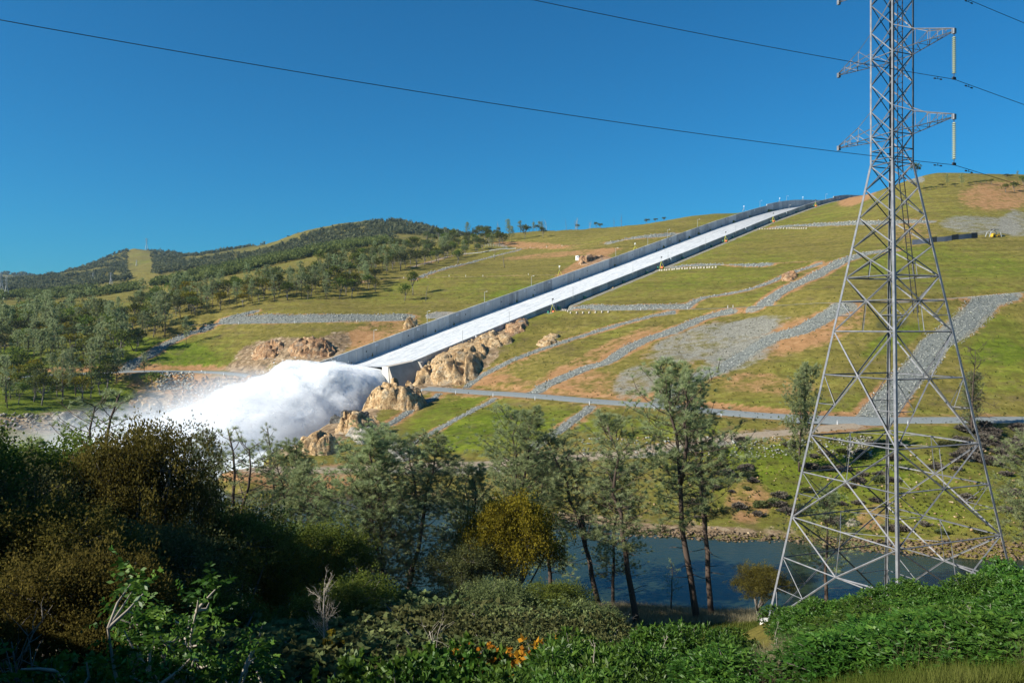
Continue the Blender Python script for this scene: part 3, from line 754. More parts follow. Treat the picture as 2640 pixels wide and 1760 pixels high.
# water stop ledges and gauge strips on the far wall
for s in (14, 78.5, 143, 207, 300, 395, 480):
    zt = float(wall_top(s)); prism("gauge_strip", [(s, 0.02, zt - 7.4), (s + .5, 0.02, zt - 7.4), (s + .5, 0.12, zt - 7.4), (s, 0.12, zt - 7.4), (s - .6, 0.02, zt - .9), (s - .1, 0.02, zt - .9), (s - .1, 0.12, zt - .9), (s - .6, 0.12, zt - .9)], conc2)
# white station plates, each with dark lettering strokes
platem = plain("plate_white", (0.78, 0.79, 0.80), 0.5, 0, 0.05)
inkm = plain("plate_ink", (0.05, 0.07, 0.12), 0.6, 0, 0.1)
drainm = plain("drain_hole", (0.03, 0.03, 0.03), 0.9, 0, 0.2)
for s in (2, 26.5, 56.5, 88, 115.5, 152, 179, 237, 268, 304, 352, 410, 470, 540, 592, 660):
    zt = float(wall_top(s)) - 0.9
    k = 1.0 if s < 300 else 1.15
    sl = 0.25
    m = MB(); m.hexa([sp(s, .01, zt - 1.1 * k), sp(s + 1.9 * k, .01, zt - 1.1 * k + sl), sp(s + 1.9 * k, .08, zt - 1.1 * k + sl), sp(s, .08, zt - 1.1 * k), sp(s, .01, zt), sp(s + 1.9 * k, .01, zt + sl), sp(s + 1.9 * k, .08, zt + sl), sp(s, .08, zt)])
    pl = m.build("station_plate", platem, spill)
    m = MB()
    for q in (0.25, 0.55, 0.95, 1.25, 1.5):
        a = s + q * k; zz = zt - 0.25 * k + sl * q / 1.9
        m.hexa([sp(a, .085, zz - .6 * k), sp(a + .18 * k, .085, zz - .6 * k), sp(a + .18 * k, .10, zz - .6 * k), sp(a, .10, zz - .6 * k), sp(a, .085, zz), sp(a + .18 * k, .085, zz), sp(a + .18 * k, .10, zz), sp(a, .10, zz)])
    m.build("plate_marks", inkm, pl)
for s in (20.5, 50, 96, 129, 163, 197, 226, 290, 335, 381, 430, 500):
    zt = float(wall_top(s)) - 3.1
    m = MB()
    ring = [(s + .38 * math.cos(a), zt + .38 * math.sin(a)) for a in np.linspace(0, 2 * math.pi, 9)[:-1]]
    m.add([sp(a, .02, z) for a, z in ring] + [sp(a, .10, z) for a, z in ring], [tuple(range(8)), tuple(range(15, 7, -1))] + [(i, (i + 1) % 8, 8 + (i + 1) % 8, 8 + i) for i in range(8)])
    m.build("drain_outlet", drainm, spill)
    
# running water in the chute
wm, nt, b = new_mat("white_water")
tc = N_(nt, "ShaderNodeAttribute", attribute_name="flow")      # (along, across, foaminess)
mp = N_(nt, "ShaderNodeMapping"); mp.inputs["Scale"].default_value = (0.10, 0.5, 1.0); nt.links.new(tc.outputs["Vector"], mp.inputs["Vector"])
fs = noise_node(nt, 1.0, 6, 0.65, mp.outputs[0], 0.6); fl = noise_node(nt, 0.55, 5, 0.7, pos_out(nt))
sx = N_(nt, "ShaderNodeSeparateXYZ"); nt.links.new(tc.outputs["Vector"], sx.inputs[0])
c1 = ramp(nt, mathn(nt, 'ADD', mathn(nt, 'MULTIPLY', fs, 0.6), mathn(nt, 'MULTIPLY', fl, 0.4)), [(0.36, (0.33, 0.35, 0.37)), (0.5, (0.50, 0.52, 0.53)), (0.62, (0.62, 0.63, 0.63))])
c2 = ramp(nt, fs, [(0.3, (0.26, 0.27, 0.28)), (0.7, (0.40, 0.41, 0.41))])
nt.links.new(mix(nt, sx.outputs[2], c2, c1), b.inputs["Base Color"])
b.inputs["Roughness"].default_value = 0.75
bump(nt, b, mathn(nt, 'ADD', mathn(nt, 'MULTIPLY', fs, 0.5), mathn(nt, 'MULTIPLY', fl, 0.5)), 0.7, 0.5)
S = np.concatenate([np.arange(-15.6, 120, 1.0), np.arange(120, END, 2.5)]); Tt = np.concatenate([[0.03], np.arange(0.6, SW - .5, 1.1), [SW - .03]])
SS, TT = np.meshgrid(S, Tt, indexing='ij')
lvl = wall_top(SS) - 7.0
flip = smooth01((20 - SS) / 36)
lvl = lvl * (1 - flip) + (25.7 + 0.02 * (SS + 15)) * flip
ruff = np.exp(-TT / 1.6) * (0.9 * np.maximum(0, fbm(SS / 14 + 2, SS * 0, oct=3)) + 0.25 * fbm(SS / 2, TT, oct=2)) + np.exp(-(SW - TT) / 1.5) * 0.4 * fbm(SS / 7, TT, oct=2)
lvl = lvl + ruff + 0.16 * fbm(SS / 5, TT / 2.2, oct=4) * smooth01((700 - SS) / 200)
x, y = sp_xy(SS, TT)
V = np.stack([x, y, lvl], -1).reshape(-1, 3)
idx = np.arange(len(S) * len(Tt)).reshape(len(S), len(Tt))
Fq = np.stack([idx[:-1, :-1], idx[:-1, 1:], idx[1:, 1:], idx[1:, :-1]], -1).reshape(-1, 4)[:, ::-1]
me = mesh("chute_water", V, Fq, True, wm)
a = me.attributes.new("flow", 'FLOAT_VECTOR', 'POINT')
a.data.foreach_set("vector", np.stack([SS, TT, smooth01((640 - SS) / 420)], -1).reshape(-1).astype(np.float32))
tag(link("chute_water", me), kind='structure')
# ------------------------------------------------------------------ rock outcrops
def rock_mat(name, c0, c1, c2, grey):
    m, nt, b = new_mat(name)
    P = pos_out(nt)
    f = noise_node(nt, 0.30, 6, 0.65, P, 0.5); g = noise_node(nt, 1.6, 5, 0.7, P)
    col = ramp(nt, mathn(nt, 'ADD', mathn(nt, 'MULTIPLY', f, 0.6), mathn(nt, 'MULTIPLY', g, 0.4)), [(0.38, c0), (0.5, c1), (0.62, c2)])
    gy = ramp(nt, noise_node(nt, 0.17, 4, 0.6, P, 0.3), [(grey - 0.05, (0, 0, 0)), (grey + 0.08, (1, 1, 1))])
    col = mix(nt, mathn(nt, 'MULTIPLY', gy, 0.8), col, ramp(nt, g, [(0.3, (0.15, 0.155, 0.135)), (0.7, (0.36, 0.355, 0.31))]))
    mp = N_(nt, "ShaderNodeMapping"); mp.inputs["Scale"].default_value = (1.0, 1.0, 0.32); mp.inputs["Rotation"].default_value = (0.7, 0.5, 0.4)
    nt.links.new(P, mp.inputs["Vector"])
    rg = N_(nt, "ShaderNodeTexNoise"); rg.inputs["Scale"].default_value = 1.0; rg.inputs["Detail"].default_value = 5; rg.inputs["Distortion"].default_value = 0.8
    nt.links.new(mp.outputs[0], rg.inputs["Vector"])
    rid = mathn(nt, 'ABSOLUTE', mathn(nt, 'SUBTRACT', rg.outputs["Fac"], 0.5))
    cr = ramp(nt, rid, [(0.0, (0, 0, 0)), (0.022, (1, 1, 1))])
    crack = mix(nt, cr, mix(nt, 0.7, col, (0.05, 0.037, 0.028)), col)
    nt.links.new(crack, b.inputs["Base Color"])
    b.inputs["Roughness"].default_value = 0.9
    hh = mathn(nt, 'ADD', mathn(nt, 'MULTIPLY', cr, 0.5), mathn(nt, 'MULTIPLY', g, 0.7))
    bump(nt, b, hh, 0.9, 0.6)
    return m
tanrock = rock_mat("rock_tan", (0.20, 0.110, 0.045), (0.46, 0.305, 0.150), (0.62, 0.49, 0.31), 0.64)
redrock = rock_mat("rock_red", (0.13, 0.065, 0.033), (0.36, 0.205, 0.10), (0.54, 0.39, 0.235), 0.62)
greyrock = rock_mat("rock_grey", (0.12, 0.105, 0.085), (0.33, 0.29, 0.23), (0.50, 0.46, 0.38), 0.47)
wetrock = rock_mat("rock_wet", (0.03, 0.03, 0.028), (0.085, 0.082, 0.075), (0.15, 0.145, 0.13), 0.55)

def ico(sub):
    bm = bmesh.new(); bmesh.ops.create_icosphere(bm, subdivisions=sub, radius=1)
    V = np.array([v.co[:] for v in bm.verts]); Fc = np.array([[v.index for v in f.verts] for f in bm.faces]); bm.free()
    return V, Fc
ICO4, ICO3 = ico(5), ico(4)
def unitv(v): return v / np.maximum(np.linalg.norm(v, axis=-1, keepdims=True), 1e-9)
def crag(cx, cy, cz, rx, ry, rz, seed, hi=True, nplanes=16):
    """one faceted, fissured boulder"""
    g = np.random.default_rng(seed)
    V, Fc = ICO4 if hi else ICO3
    n = g.normal(size=(nplanes, 3)); n /= np.linalg.norm(n, axis=1)[:, None]
    d = 0.68 + 0.32 * g.random(nplanes)
    dots = V @ n.T
    r = np.min(np.where(dots > 0.05, d / np.maximum(dots, 0.05), 9), axis=1)
    r = np.minimum(r, 1.25)
    P = V * r[:, None]
    # bedding ledges and fissures
    ax = np.array([0.35, -0.2, 0.9]); ax /= np.linalg.norm(ax)
    h = (P * np.array([rx, ry, rz])) @ ax
    led = (np.abs(((h / 2.3 + 0.35 * fbm(P[:, 0] * 2 + seed, P[:, 1] * 2, P[:, 2] * 2)) % 1) - 0.5) - 0.25) * 0.055
    cr = np.abs(fbm(P[:, 0] * 3.1 + seed, P[:, 1] * 3.1, P[:, 2] * 3.1, oct=4))
    P = P * (1 + led + 0.13 * fbm(P[:, 0] * 1.7 + seed * 3, P[:, 1] * 1.7, P[:, 2] * 1.7, oct=5) - 0.05 * np.exp(-cr * 14))[:, None]
    q1 = np.abs(fbm(P[:, 0] * 5 + seed, P[:, 1] * 5, P[:, 2] * 9, oct=4)); q2 = fbm(P[:, 0] * 13, P[:, 1] * 13 + seed, P[:, 2] * 18, oct=3)
    P = P * (1 - 0.09 * np.exp(-q1 * 16) + 0.035 * q2)[:, None]
    # broken blocks
    c = g.normal(size=(170, 3)); c /= np.linalg.norm(c, axis=1)[:, None]
    near = (unitv(V + 0.10 * np.stack([fbm(V[:, 0] * 4 + seed, V[:, 1] * 4, V[:, 2] * 4), fbm(V[:, 0] * 4, V[:, 1] * 4 + seed, V[:, 2] * 4), 0 * V[:, 0]], -1)) @ c.T).argmax(1)
    P = P * (1 + (g.random(170)[near] - .5) * 0.15)[:, None]
    return P * np.array([rx, ry, rz]) + np.array([cx, cy, cz]), Fc
def knob(name, box, mat, label, seed, n=7, depth=0.8, sink=0.35, cat="rock", hi=True, ymin=150):
    """a massive low dome of rock filling the given photo box, with a few lesser lumps round it"""
    x0, y0, x1, y1 = box
    base = hit((x0 + x1) / 2, y1 - (y1 - y0) * 0.08, ymin)
    Y = base.y
    W = (x1 - x0) / FPX * Y; Hh = (y1 - y0) / FPX * Y
    g = np.random.default_rng(seed)
    Vs, Fs, off = [], [], 0
    lumps = []
    if n <= 2: lumps = [(0.5, 0.0, 0.5, 1.0, 0.8)]
    else:
        aspect = W / max(Hh, .1)
        k = max(1, min(4, int(round(aspect / 2.9))))
        for i in range(k):
            u = (i + .5) / k
            lumps.append((u + g.uniform(-.06, .06), 0.25, 0.46 / k + .05, g.uniform(.72, .86) * (1 - .25 * abs(u - .5)), g.uniform(.8, 1.1)))
        for i in range(n):
            u = g.uniform(.06, .94); lumps.append((u, g.uniform(-.15, .55), g.uniform(.10, .22), g.uniform(.3, .75) * (1 - .5 * abs(u - .5)), g.uniform(.7, 1.2)))
    for i, (u, back, rw, rh, dp) in enumerate(lumps):
        wx = W * rw; x = ((x0 + (x1 - x0) * u) - 1320) / FPX * Y
        y = Y + back * Hh * 1.3 + wx * .15
        x *= y / Y
        hz = Hh * rh
        gz = float(H(x, y))
        topz = EYE - ((y1 - (y1 - y0) * rh) - HORIZON) / FPX * y
        hgt = max(min(topz - gz, hz * 1.1), hz * .3)
        ry = max(wx * dp * depth, hgt * .6)
        V, Fc = crag(x, y, gz - hgt * .25, wx, ry, hgt * 1.3, seed * 13 + i, hi and i < 4, 22)
        Vs.append(V); Fs.append(Fc + off); off += len(V)
    me = mesh(name, np.concatenate(Vs), np.concatenate(Fs), False, mat)
    return tag(link(name, me), label, cat)
def outcrop(name, box, mat, label, seed, n=7, depth=0.8, sink=0.35, cat="rock", hi=True, ymin=150, rise=None, ext=None):
    """bedrock breaking through a slope: one continuous skin of tilted, stepped facets that dives under the soil at its rim"""
    x0, y0, x1, y1 = box
    g = np.random.default_rng(seed)
    lowp = hit((x0 + x1) / 2, y1, ymin); topp = hit((x0 + x1) / 2, y0, ymin)
    W = (x1 - x0) / FPX * lowp.y; Hh = (y1 - y0) / FPX * lowp.y
    rise = rise or min(4.5, max(1.0, .22 * Hh + .8))
    ya = lowp.y; yb = min(max(topp.y, ya + .35 * W), ya + (ext or 60))
    if rise > 5: yb = ya + .8 * W
    nx = int(min(120, max(26, W / .3))); ny = int(min(120, max(26, (yb - ya) * 1.2 / .3)))
    A = np.linspace(-1.12, 1.12, nx); B = np.linspace(-1.12, 1.12, ny); AA, BB = np.meshgrid(A, B, indexing='ij')
    Yg = (ya + yb) / 2 + BB * (yb - ya) / 2; Xg = ((x0 + x1) / 2 + AA * (x1 - x0) / 2 - 1320) / FPX * Yg
    jx = .22 * W / nx; Xg = Xg + g.normal(size=Xg.shape) * jx; Yg = Yg + g.normal(size=Yg.shape) * jx
    wob = fbm(Xg / (W * .22) + seed, Yg / (W * .22), oct=3)
    rr = np.sqrt(AA ** 2 + BB ** 2) + .30 * wob
    mask = smooth01((1.0 - rr) / .42)
    # tilted joint blocks
    k = int(min(150, max(24, W * (yb - ya) / 5)))
    sx, sy = g.uniform(Xg.min(), Xg.max(), k), g.uniform(Yg.min(), Yg.max(), k)
    wx = Xg + .8 * fbm(Xg / 3 + seed, Yg / 3, oct=2); wy = Yg + .8 * fbm(Xg / 3, Yg / 3 + seed, oct=2)
    dd = (wx[..., None] - sx) ** 2 + ((wy[..., None] - sy) * .75) ** 2
    c = dd.argmin(-1); ds = np.sort(dd, -1)
    gap = np.exp(-(np.sqrt(ds[..., 1]) - np.sqrt(ds[..., 0])) * 2.2)
    tx = g.normal(size=k) * .34 - .12; ty = g.normal(size=k) * .30; of = g.random(k)
    blk = of[c] * rise * .55 + tx[c] * (Xg - sx[c]) + ty[c] * (Yg - sy[c])
    blk = np.clip(blk, -rise * .3, rise * .9)
    fine = .20 * fbm(Xg / 1.3, Yg / 1.3 + seed, oct=4) - .30 * gap
    dome = np.clip(1 - rr ** 2, 0, 1) ** .6
    Zg = H(Xg, Yg) + mask * (rise * .55 * dome + blk * (.35 + .65 * dome) + fine + .15) - (1 - mask) * .9
    s_, t_ = sp_st(Xg, Yg)
    inw = (s_ > -2) & (t_ > -1.0) & (t_ < SW + 1.0)
    lim = wall_top(s_) - .5
    Zg = np.where((s_ > -2) & (t_ > -14) & (t_ < SW + 14), np.minimum(Zg, np.maximum(lim, H(Xg, Yg) + .3)), Zg)
    Zg = np.where(inw, -6, Zg)
    V = np.stack([Xg, Yg, Zg], -1).reshape(-1, 3); idx = np.arange(nx * ny).reshape(nx, ny)
    Fq = np.stack([idx[:-1, :-1], idx[1:, :-1], idx[1:, 1:], idx[:-1, 1:]], -1).reshape(-1, 4)
    bad = inw.ravel()
    Fq = Fq[~bad[Fq].any(1)]
    # keep the one connected skin
    par = np.arange(len(V))
    for _ in range(400):
        m_ = par[Fq].min(1); new = par.copy(); np.minimum.at(new, Fq.ravel(), np.repeat(m_, 4)); new = new[new]
        if (new == par).all(): break
        par = new
    root_ = par[Fq[:, 0]]; best = np.bincount(root_).argmax(); Fq = Fq[root_ == best]
    used, Fq = np.unique(Fq, return_inverse=True); V = V[used]; Fq = Fq.reshape(-1, 4)
    return tag(link(name, mesh(name, V, Fq, False, mat)), label, cat)
outcrop("rock_outcrop", (1085, 900, 1265, 1002), tanrock, "big tan and orange rock outcrop against the near wall at the outlet", 3, rise=4.8)
outcrop("rock_outcrop", (935, 985, 1115, 1062), tanrock, "rounded tan rock outcrop right below the spillway outlet, lower road beside it", 5, rise=8.5)
outcrop("rock_outcrop", (850, 1060, 1005, 1124), tanrock, "cracked tan rock with dark wet edge at the right side of the spray", 8, rise=6.0)
outcrop("rock_outcrop", (745, 1122, 890, 1176), tanrock, "low tan rock at the foot of the spray above the riverside track", 9, rise=5.2)
knob("wet_rock", (852, 1040, 960, 1096), wetrock, "dark wet rock wall facing the falling spray", 21, 4, 0.8)
outcrop("rock_outcrop", (1140, 862, 1230, 930), tanrock, "tan rock shoulder behind the big outcrop, along the near wall", 41, 5, .9)
outcrop("rock_outcrop", (1225, 868, 1330, 900), tanrock, "low tan ledge in front of the reddish crag", 42, 6, .6)
outcrop("rock_outcrop", (1040, 955, 1120, 1000), tanrock, "tan rocks filling the gap between outlet block and lower road", 43, 5, .8)
outcrop("rock_outcrop", (880, 1085, 985, 1150), greyrock, "pale lower rock face beside the riverside track", 44, 6, .8)
outcrop("rock_outcrop", (1195, 850, 1290, 900), tanrock, "tan rock ridge along the near spillway wall beside a reddish crag", 12, 5, 0.7)
outcrop("rock_outcrop", (1292, 826, 1368, 872), redrock, "reddish fractured crag beside the near spillway wall", 14, 5, 0.8)
outcrop("rock_outcrop", (640, 884, 740, 930), redrock, "low rusty rock heap on the grass left of the far wall end", 15, 6, 0.8)
outcrop("rock_outcrop", (735, 872, 880, 928), redrock, "rusty and grey broken rocks touching the far wall at the outlet", 16, 8, 0.8)
knob("rock_outcrop", (1040, 814, 1086, 846), tanrock, "rounded tan boulder at the end of the left bench", 17, 2, 0.9)
outcrop("rock_outcrop", (1086, 802, 1190, 830), greyrock, "low grey rocks between the left bench and the far wall", 18, 7, 0.6)
outcrop("rock_outcrop", (1476, 660, 1590, 700), redrock, "brown ribbed rock knob under the white box", 19, 6, 0.7)
outcrop("rock_outcrop", (2010, 700, 2060, 728), redrock, "small orange rock pile on the drain near the pylon", 20, 3, 0.8)
knob("rock_outcrop", (1398, 856, 1452, 872), tanrock, "flat pale rock lying in the grass, upper of two", 22, 2, 0.6, hi=False)
outcrop("rock_outcrop", (1376, 872, 1446, 894), tanrock, "flat pale rocks lying in the grass, lower of two", 23, 5, 0.6, hi=False)
knob("boulder", (1000, 1130, 1046, 1160), wetrock, "single dark boulder above the riverside track", 24, 2, 0.8, cat="boulder", hi=False)
outcrop("rock_outcrop", (985, 1150, 1095, 1195), greyrock, "pale grey rock rubble beside the dark boulder", 25, 7, 0.7)
knob("boulder", (696, 904, 716, 920), redrock, "red boulder alone on the grass left of the outlet", 26, 1, 0.8, cat="boulder", hi=False)
outcrop("rock_outcrop", (1550, 740, 1600, 748), tanrock, "thin pale stones at the edge of the path by the near wall", 27, 4, .5, hi=False)
outcrop("rock_outcrop", (585, 975, 690, 1022), redrock, "dark broken rock bank on the left edge of the spray", 28, 8, .8)
outcrop("rock_outcrop", (480, 1010, 610, 1066), redrock, "jagged brown rock slope above the mist", 29, 9, .8)
outcrop("rock_outcrop", (330, 1022, 425, 1072), tanrock, "orange eroded bank rising out of the mist", 30, 6, .8)
outcrop("rock_outcrop", (395, 1060, 520, 1100), greyrock, "grey rocks half hidden in the mist", 31, 7, .8)
outcrop("rock_outcrop", (120, 1066, 240, 1100), greyrock, "grey shore rocks under the wooded meadow", 32, 7, .7)
knob("boulder", (2180, 1336, 2216, 1356), greyrock, "grey boulder low on the river bank by the pylon", 33, 1, .8, cat="boulder", hi=False)
knob("boulder", (2494, 1172, 2520, 1190), wetrock, "dark boulder on the grassy bank right of the pylon", 34, 1, .8, cat="boulder", hi=False)
X, Yc = scatter_px(440, 690, 975, 1085, 900)
tag(link("bank_rubble", stones("bank_rubble", X, Yc, 0.5 + 1.2 * rng.random(len(X)) ** 2, redrock)), "brown broken rubble on the bank left of the spray", "rubble", kind='stuff')
X, Yc = scatter_px(405, 500, 962, 1006, 350)
tag(link("bank_rubble", stones("bank_rubble", X, Yc, 0.4 + 0.7 * rng.random(len(X)) ** 2)), "grey dumped stones just below the left gravel road", "rubble", kind='stuff')
X, Yc = scatter_px(0, 330, 1065, 1110, 400)
tag(link("bank_rubble", stones("bank_rubble", X, Yc, 0.3 + 0.9 * rng.random(len(X)) ** 2, greyrock)), "loose shore stones under the wooded meadow", "rubble", kind='stuff')
X, Yc = scatter_px(1560, 2680, 1120, 1380, 700)
tag(link("bank_stones", stones("bank_stones", X, Yc, 0.12 + 0.4 * rng.random(len(X)) ** 3, tanrock)), "scattered stones on the far river bank", "stones", kind='stuff')
X, Yc = scatter_px(1500, 2240, 1128, 1180, 700)
tag(link("bank_stones", stones("bank_stones", X, Yc, 0.15 + 0.35 * rng.random(len(X)) ** 2)), "gravel fill spilling below the riverside track", "stones", kind='stuff')
X, Yc = scatter_px(2185, 2250, 1126, 1180, 220)
tag(link("bank_stones", stones("bank_stones", X, Yc, 0.2 + 0.25 * rng.random(len(X)), greyrock)), "pale stone apron under the track behind the pylon", "stones", kind='stuff')

# ------------------------------------------------------------------ the spray leaving the flip bucket
spm, nt, b = new_mat("spray_white")
P = pos_out(nt)
f = noise_node(nt, 0.12, 6, 0.6, P, 0.4)
nt.links.new(ramp(nt, f, [(0.35, (0.66, 0.69, 0.71)), (0.6, (0.78, 0.80, 0.81))]), b.inputs["Base Color"])
b.inputs["Roughness"].default_value = 1.0
b.inputs["Specular IOR Level"].default_value = 0.0
b.inputs["Subsurface Weight"].default_value = 0.6
b.inputs["Subsurface Radius"].default_value = (3.0, 3.2, 3.4)
b.inputs["Subsurface Scale"].default_value = 1.0
bump(nt, b, noise_node(nt, 0.6, 7, 0.7, P), 0.6, 0.7)
S = np.linspace(-13.0, -122, 250); A = np.linspace(0, math.pi, 200)
SS, AA = np.meshgrid(S, A, indexing='ij')
zt = np.interp(SS, [-122, -115, -100, -85, -70, -55, -40, -27, -18, -13], [-2, 0.5, 3.5, 8, 14, 20.5, 25.4, 26.6, 26.2, 25.6])
hw = np.interp(SS, [-122, -100, -60, -25, -13], [33, 32, 30, 28, SW / 2 - .3])
tc_ = SW / 2 + np.interp(SS, [-122, -60, -13], [5, 3, 0])
ca = np.cos(AA); sa = np.sin(AA)
ex = np.interp(SS, [-60, -30, -13], [0.75, 0.45, 0.16])
TT = tc_ - hw * np.sign(ca) * np.abs(ca) ** (0.55 + 0.3 * smooth01((-SS - 20) / 60))
ZL = -3 + (zt + 3) * np.maximum(sa, 0) ** ex
x, y = sp_xy(SS, TT)
P0 = np.stack([x, y, ZL], -1)
# outward direction and billow displacement
du = np.gradient(P0, axis=0); dv = np.gradient(P0, axis=1)
nn = np.cross(du, dv); nn /= np.maximum(np.linalg.norm(nn, axis=-1), 1e-6)[..., None]
if nn[120, 95, 2] < 0: nn = -nn
def billow(p, sc, o): return 1 - np.abs(fbm(p[..., 0] / sc + o, p[..., 1] / sc, p[..., 2] / sc + o, oct=2)) * 2
flow = P0 + np.array([0, 0, 0])
amp = smooth01((-SS - 12) / 30)
D = amp * (3.6 * billow(flow, 24, 1) + 2.0 * billow(flow, 12, 4) + 0.8 * billow(flow, 5, 8) + 0.45 * billow(flow, 2.3, 2) - 2.4) + 0.10 * fbm(P0[..., 0], P0[..., 1], P0[..., 2])
D *= smooth01((P0[..., 2] + 3) / 3) 
def closed(P):
    """grid -> closed mesh (end caps and floor)"""
    V = P.reshape(-1, 3); idx = np.arange(len(V)).reshape(P.shape[:2])
    Fq = [tuple(f) for f in np.stack([idx[:-1, :-1], idx[:-1, 1:], idx[1:, 1:], idx[1:, :-1]], -1).reshape(-1, 4)]
    Fq += [(idx[i, -1], idx[i, 0], idx[i + 1, 0], idx[i + 1, -1]) for i in range(P.shape[0] - 1)]
    Fq += [tuple(int(v) for v in idx[0][::-1]), tuple(int(v) for v in idx[-1])]
    c = np.array([V[:, 0].mean(), V[:, 1].mean(), 2.0]); f = idx[P.shape[0] // 2, P.shape[1] // 2]
    i, j = P.shape[0] // 2, P.shape[1] // 2
    nrm = np.cross(P[i, j + 1] - P[i, j], P[i + 1, j] - P[i, j])      # normal of the first face order at the crest
    if nrm[2] < 0: Fq = [t[::-1] for t in Fq]
    return V, Fq
base_ = P0
core = base_ + nn * (D - 1.6 * amp * smooth01((base_[..., 2] + 3) / 3))[..., None]
V, Fq = closed(core)
tag(link("spray", mesh("spray", V, Fq, True, spm)), "huge billowing white water spray shooting out of the spillway outlet", "spray", kind='stuff')
P0 = base_ + nn * D[..., None]
hull = (base_ + nn * (D * .95 + 1.7 * amp * smooth01((base_[..., 2] + 3) / 3))[..., None])[::4, ::4]
V, Fq = closed(hull)
vm = bpy.data.materials.new("spray_fog"); vm.use_nodes = True
nt = vm.node_tree; nt.nodes.clear(); out = nt.nodes.new("ShaderNodeOutputMaterial"); vol = nt.nodes.new("ShaderNodeVolumePrincipled")
vol.inputs["Color"].default_value = (0.97, 0.98, 0.99, 1)
nr = N_(nt, "ShaderNodeMapRange"); nt.links.new(noise_node(nt, .16, 5, .65, pos_out(nt), .5), nr.inputs["Value"])
nr.inputs["From Min"].default_value = .42; nr.inputs["From Max"].default_value = .66; nr.inputs["To Max"].default_value = .6; nr.inputs["To Min"].default_value = 0.0
nt.links.new(nr.outputs["Result"], vol.inputs["Density"]); nt.links.new(vol.outputs[0], out.inputs["Volume"])
tag(link("spray_fog", mesh("spray_fog", V, Fq, True, vm)), "soft white fog wrapped round the spray", "spray", kind='stuff')

# torn sheets and drops of water round the spray: small white flakes thrown off the surface
g = np.random.default_rng(77)
ii_ = g.integers(25, SS.shape[0] - 30, 16000); jj_ = g.integers(4, SS.shape[1] - 4, 16000)
q = P0[ii_, jj_]; nq = nn[ii_, jj_]
far_ = smooth01((-SS[ii_, jj_] - 15) / 60)
off = g.exponential(1.0, len(q)) * (0.15 + 1.3 * far_)
q = q + nq * off[:, None] + g.normal(size=q.shape) * (0.3 + .7 * far_)[:, None]
dirf = np.array([-SD[0], -SD[1], -0.25]) 
dq = dirf[None] + 0.5 * g.normal(size=q.shape) + 0.5 * nq
dq /= np.linalg.norm(dq, axis=1)[:, None]
sq = np.cross(dq, g.normal(size=q.shape)); sq /= np.linalg.norm(sq, axis=1)[:, None]
ll = (0.15 + 0.6 * g.random(len(q)) ** 2)[:, None]; ww = ll * (0.22 + .3 * g.random(len(q)))[:, None]
V = np.stack([q, q + dq * ll * .5 - sq * ww, q + dq * ll, q + dq * ll * .5 + sq * ww], 1).reshape(-1, 3)
flm = bpy.data.materials.new("spray_flakes"); flm.use_nodes = True
nt = flm.node_tree; nt.nodes.clear(); out = nt.nodes.new("ShaderNodeOutputMaterial")
d_ = nt.nodes.new("ShaderNodeBsdfDiffuse"); t_ = nt.nodes.new("ShaderNodeBsdfTranslucent"); mx = nt.nodes.new("ShaderNodeMixShader")
c_ = ramp(nt, noise_node(nt, .3, 2, .5, pos_out(nt)), [(.3, (.78, .80, .81)), (.7, (.88, .89, .89))])
nt.links.new(c_, d_.inputs[0]); nt.links.new(c_, t_.inputs[0]); mx.inputs[0].default_value = .5
nt.links.new(d_.outputs[0], mx.inputs[1]); nt.links.new(t_.outputs[0], mx.inputs[2]); nt.links.new(mx.outputs[0], out.inputs["Surface"])
tag(link("spray_drops", mesh("spray_drops", V, np.arange(len(V)).reshape(-1, 4), False, flm)), "torn white drops and sheets flying off the spray", "spray", kind='stuff')

# fine mist drifting off the falls
def mist(name, loc, rad, dens, seed, label, rz=0.0, col=(0.93, 0.95, 0.97)):
    m = bpy.data.materials.new(name); m.use_nodes = True
    nt = m.node_tree; nt.nodes.clear()
    out = nt.nodes.new("ShaderNodeOutputMaterial")
    vol = nt.nodes.new("ShaderNodeVolumePrincipled")
    vol.inputs["Color"].default_value = (*col, 1); vol.inputs["Anisotropy"].default_value = 0.15
    tcn = nt.nodes.new("ShaderNodeTexCoord").outputs["Object"]
    ln = N_(nt, "ShaderNodeVectorMath", operation='LENGTH'); nt.links.new(tcn, ln.inputs[0])
    fall = N_(nt, "ShaderNodeMapRange"); nt.links.new(ln.outputs["Value"], fall.inputs["Value"])
    fall.inputs["From Min"].default_value = 0.25; fall.inputs["From Max"].default_value = 1.0
    fall.inputs["To Min"].default_value = 1; fall.inputs["To Max"].default_value = 0
    P = pos_out(nt)
    n = noise_node(nt, 0.055, 5, 0.6, P, 0.6)
    nr = N_(nt, "ShaderNodeMapRange"); nt.links.new(n, nr.inputs["Value"])
    nr.inputs["From Min"].default_value = 0.33; nr.inputs["From Max"].default_value = 0.68
    dd = mathn(nt, 'MULTIPLY', mathn(nt, 'MULTIPLY', mathn(nt, 'POWER', fall.outputs["Result"], 1.4), nr.outputs["Result"]), dens)
    nt.links.new(dd, vol.inputs["Density"]); nt.links.new(vol.outputs[0], out.inputs["Volume"])
    Vv, Fc = ICO3
    o = link(name, mesh(name, Vv, Fc, True, m))
    o.location = loc; o.scale = rad; o.rotation_euler = (0, 0, rz)
    tag(o, label, "mist", kind='stuff')
mist("mist", (-118, 276, 3), (64, 40, 16), 0.09, 1, "thin white mist drifting low over the plunge pool", R(20))
mist("mist", (-101, 312, 10), (40, 56, 19), 0.09, 2, "soft mist hugging the white spray", R(-38))
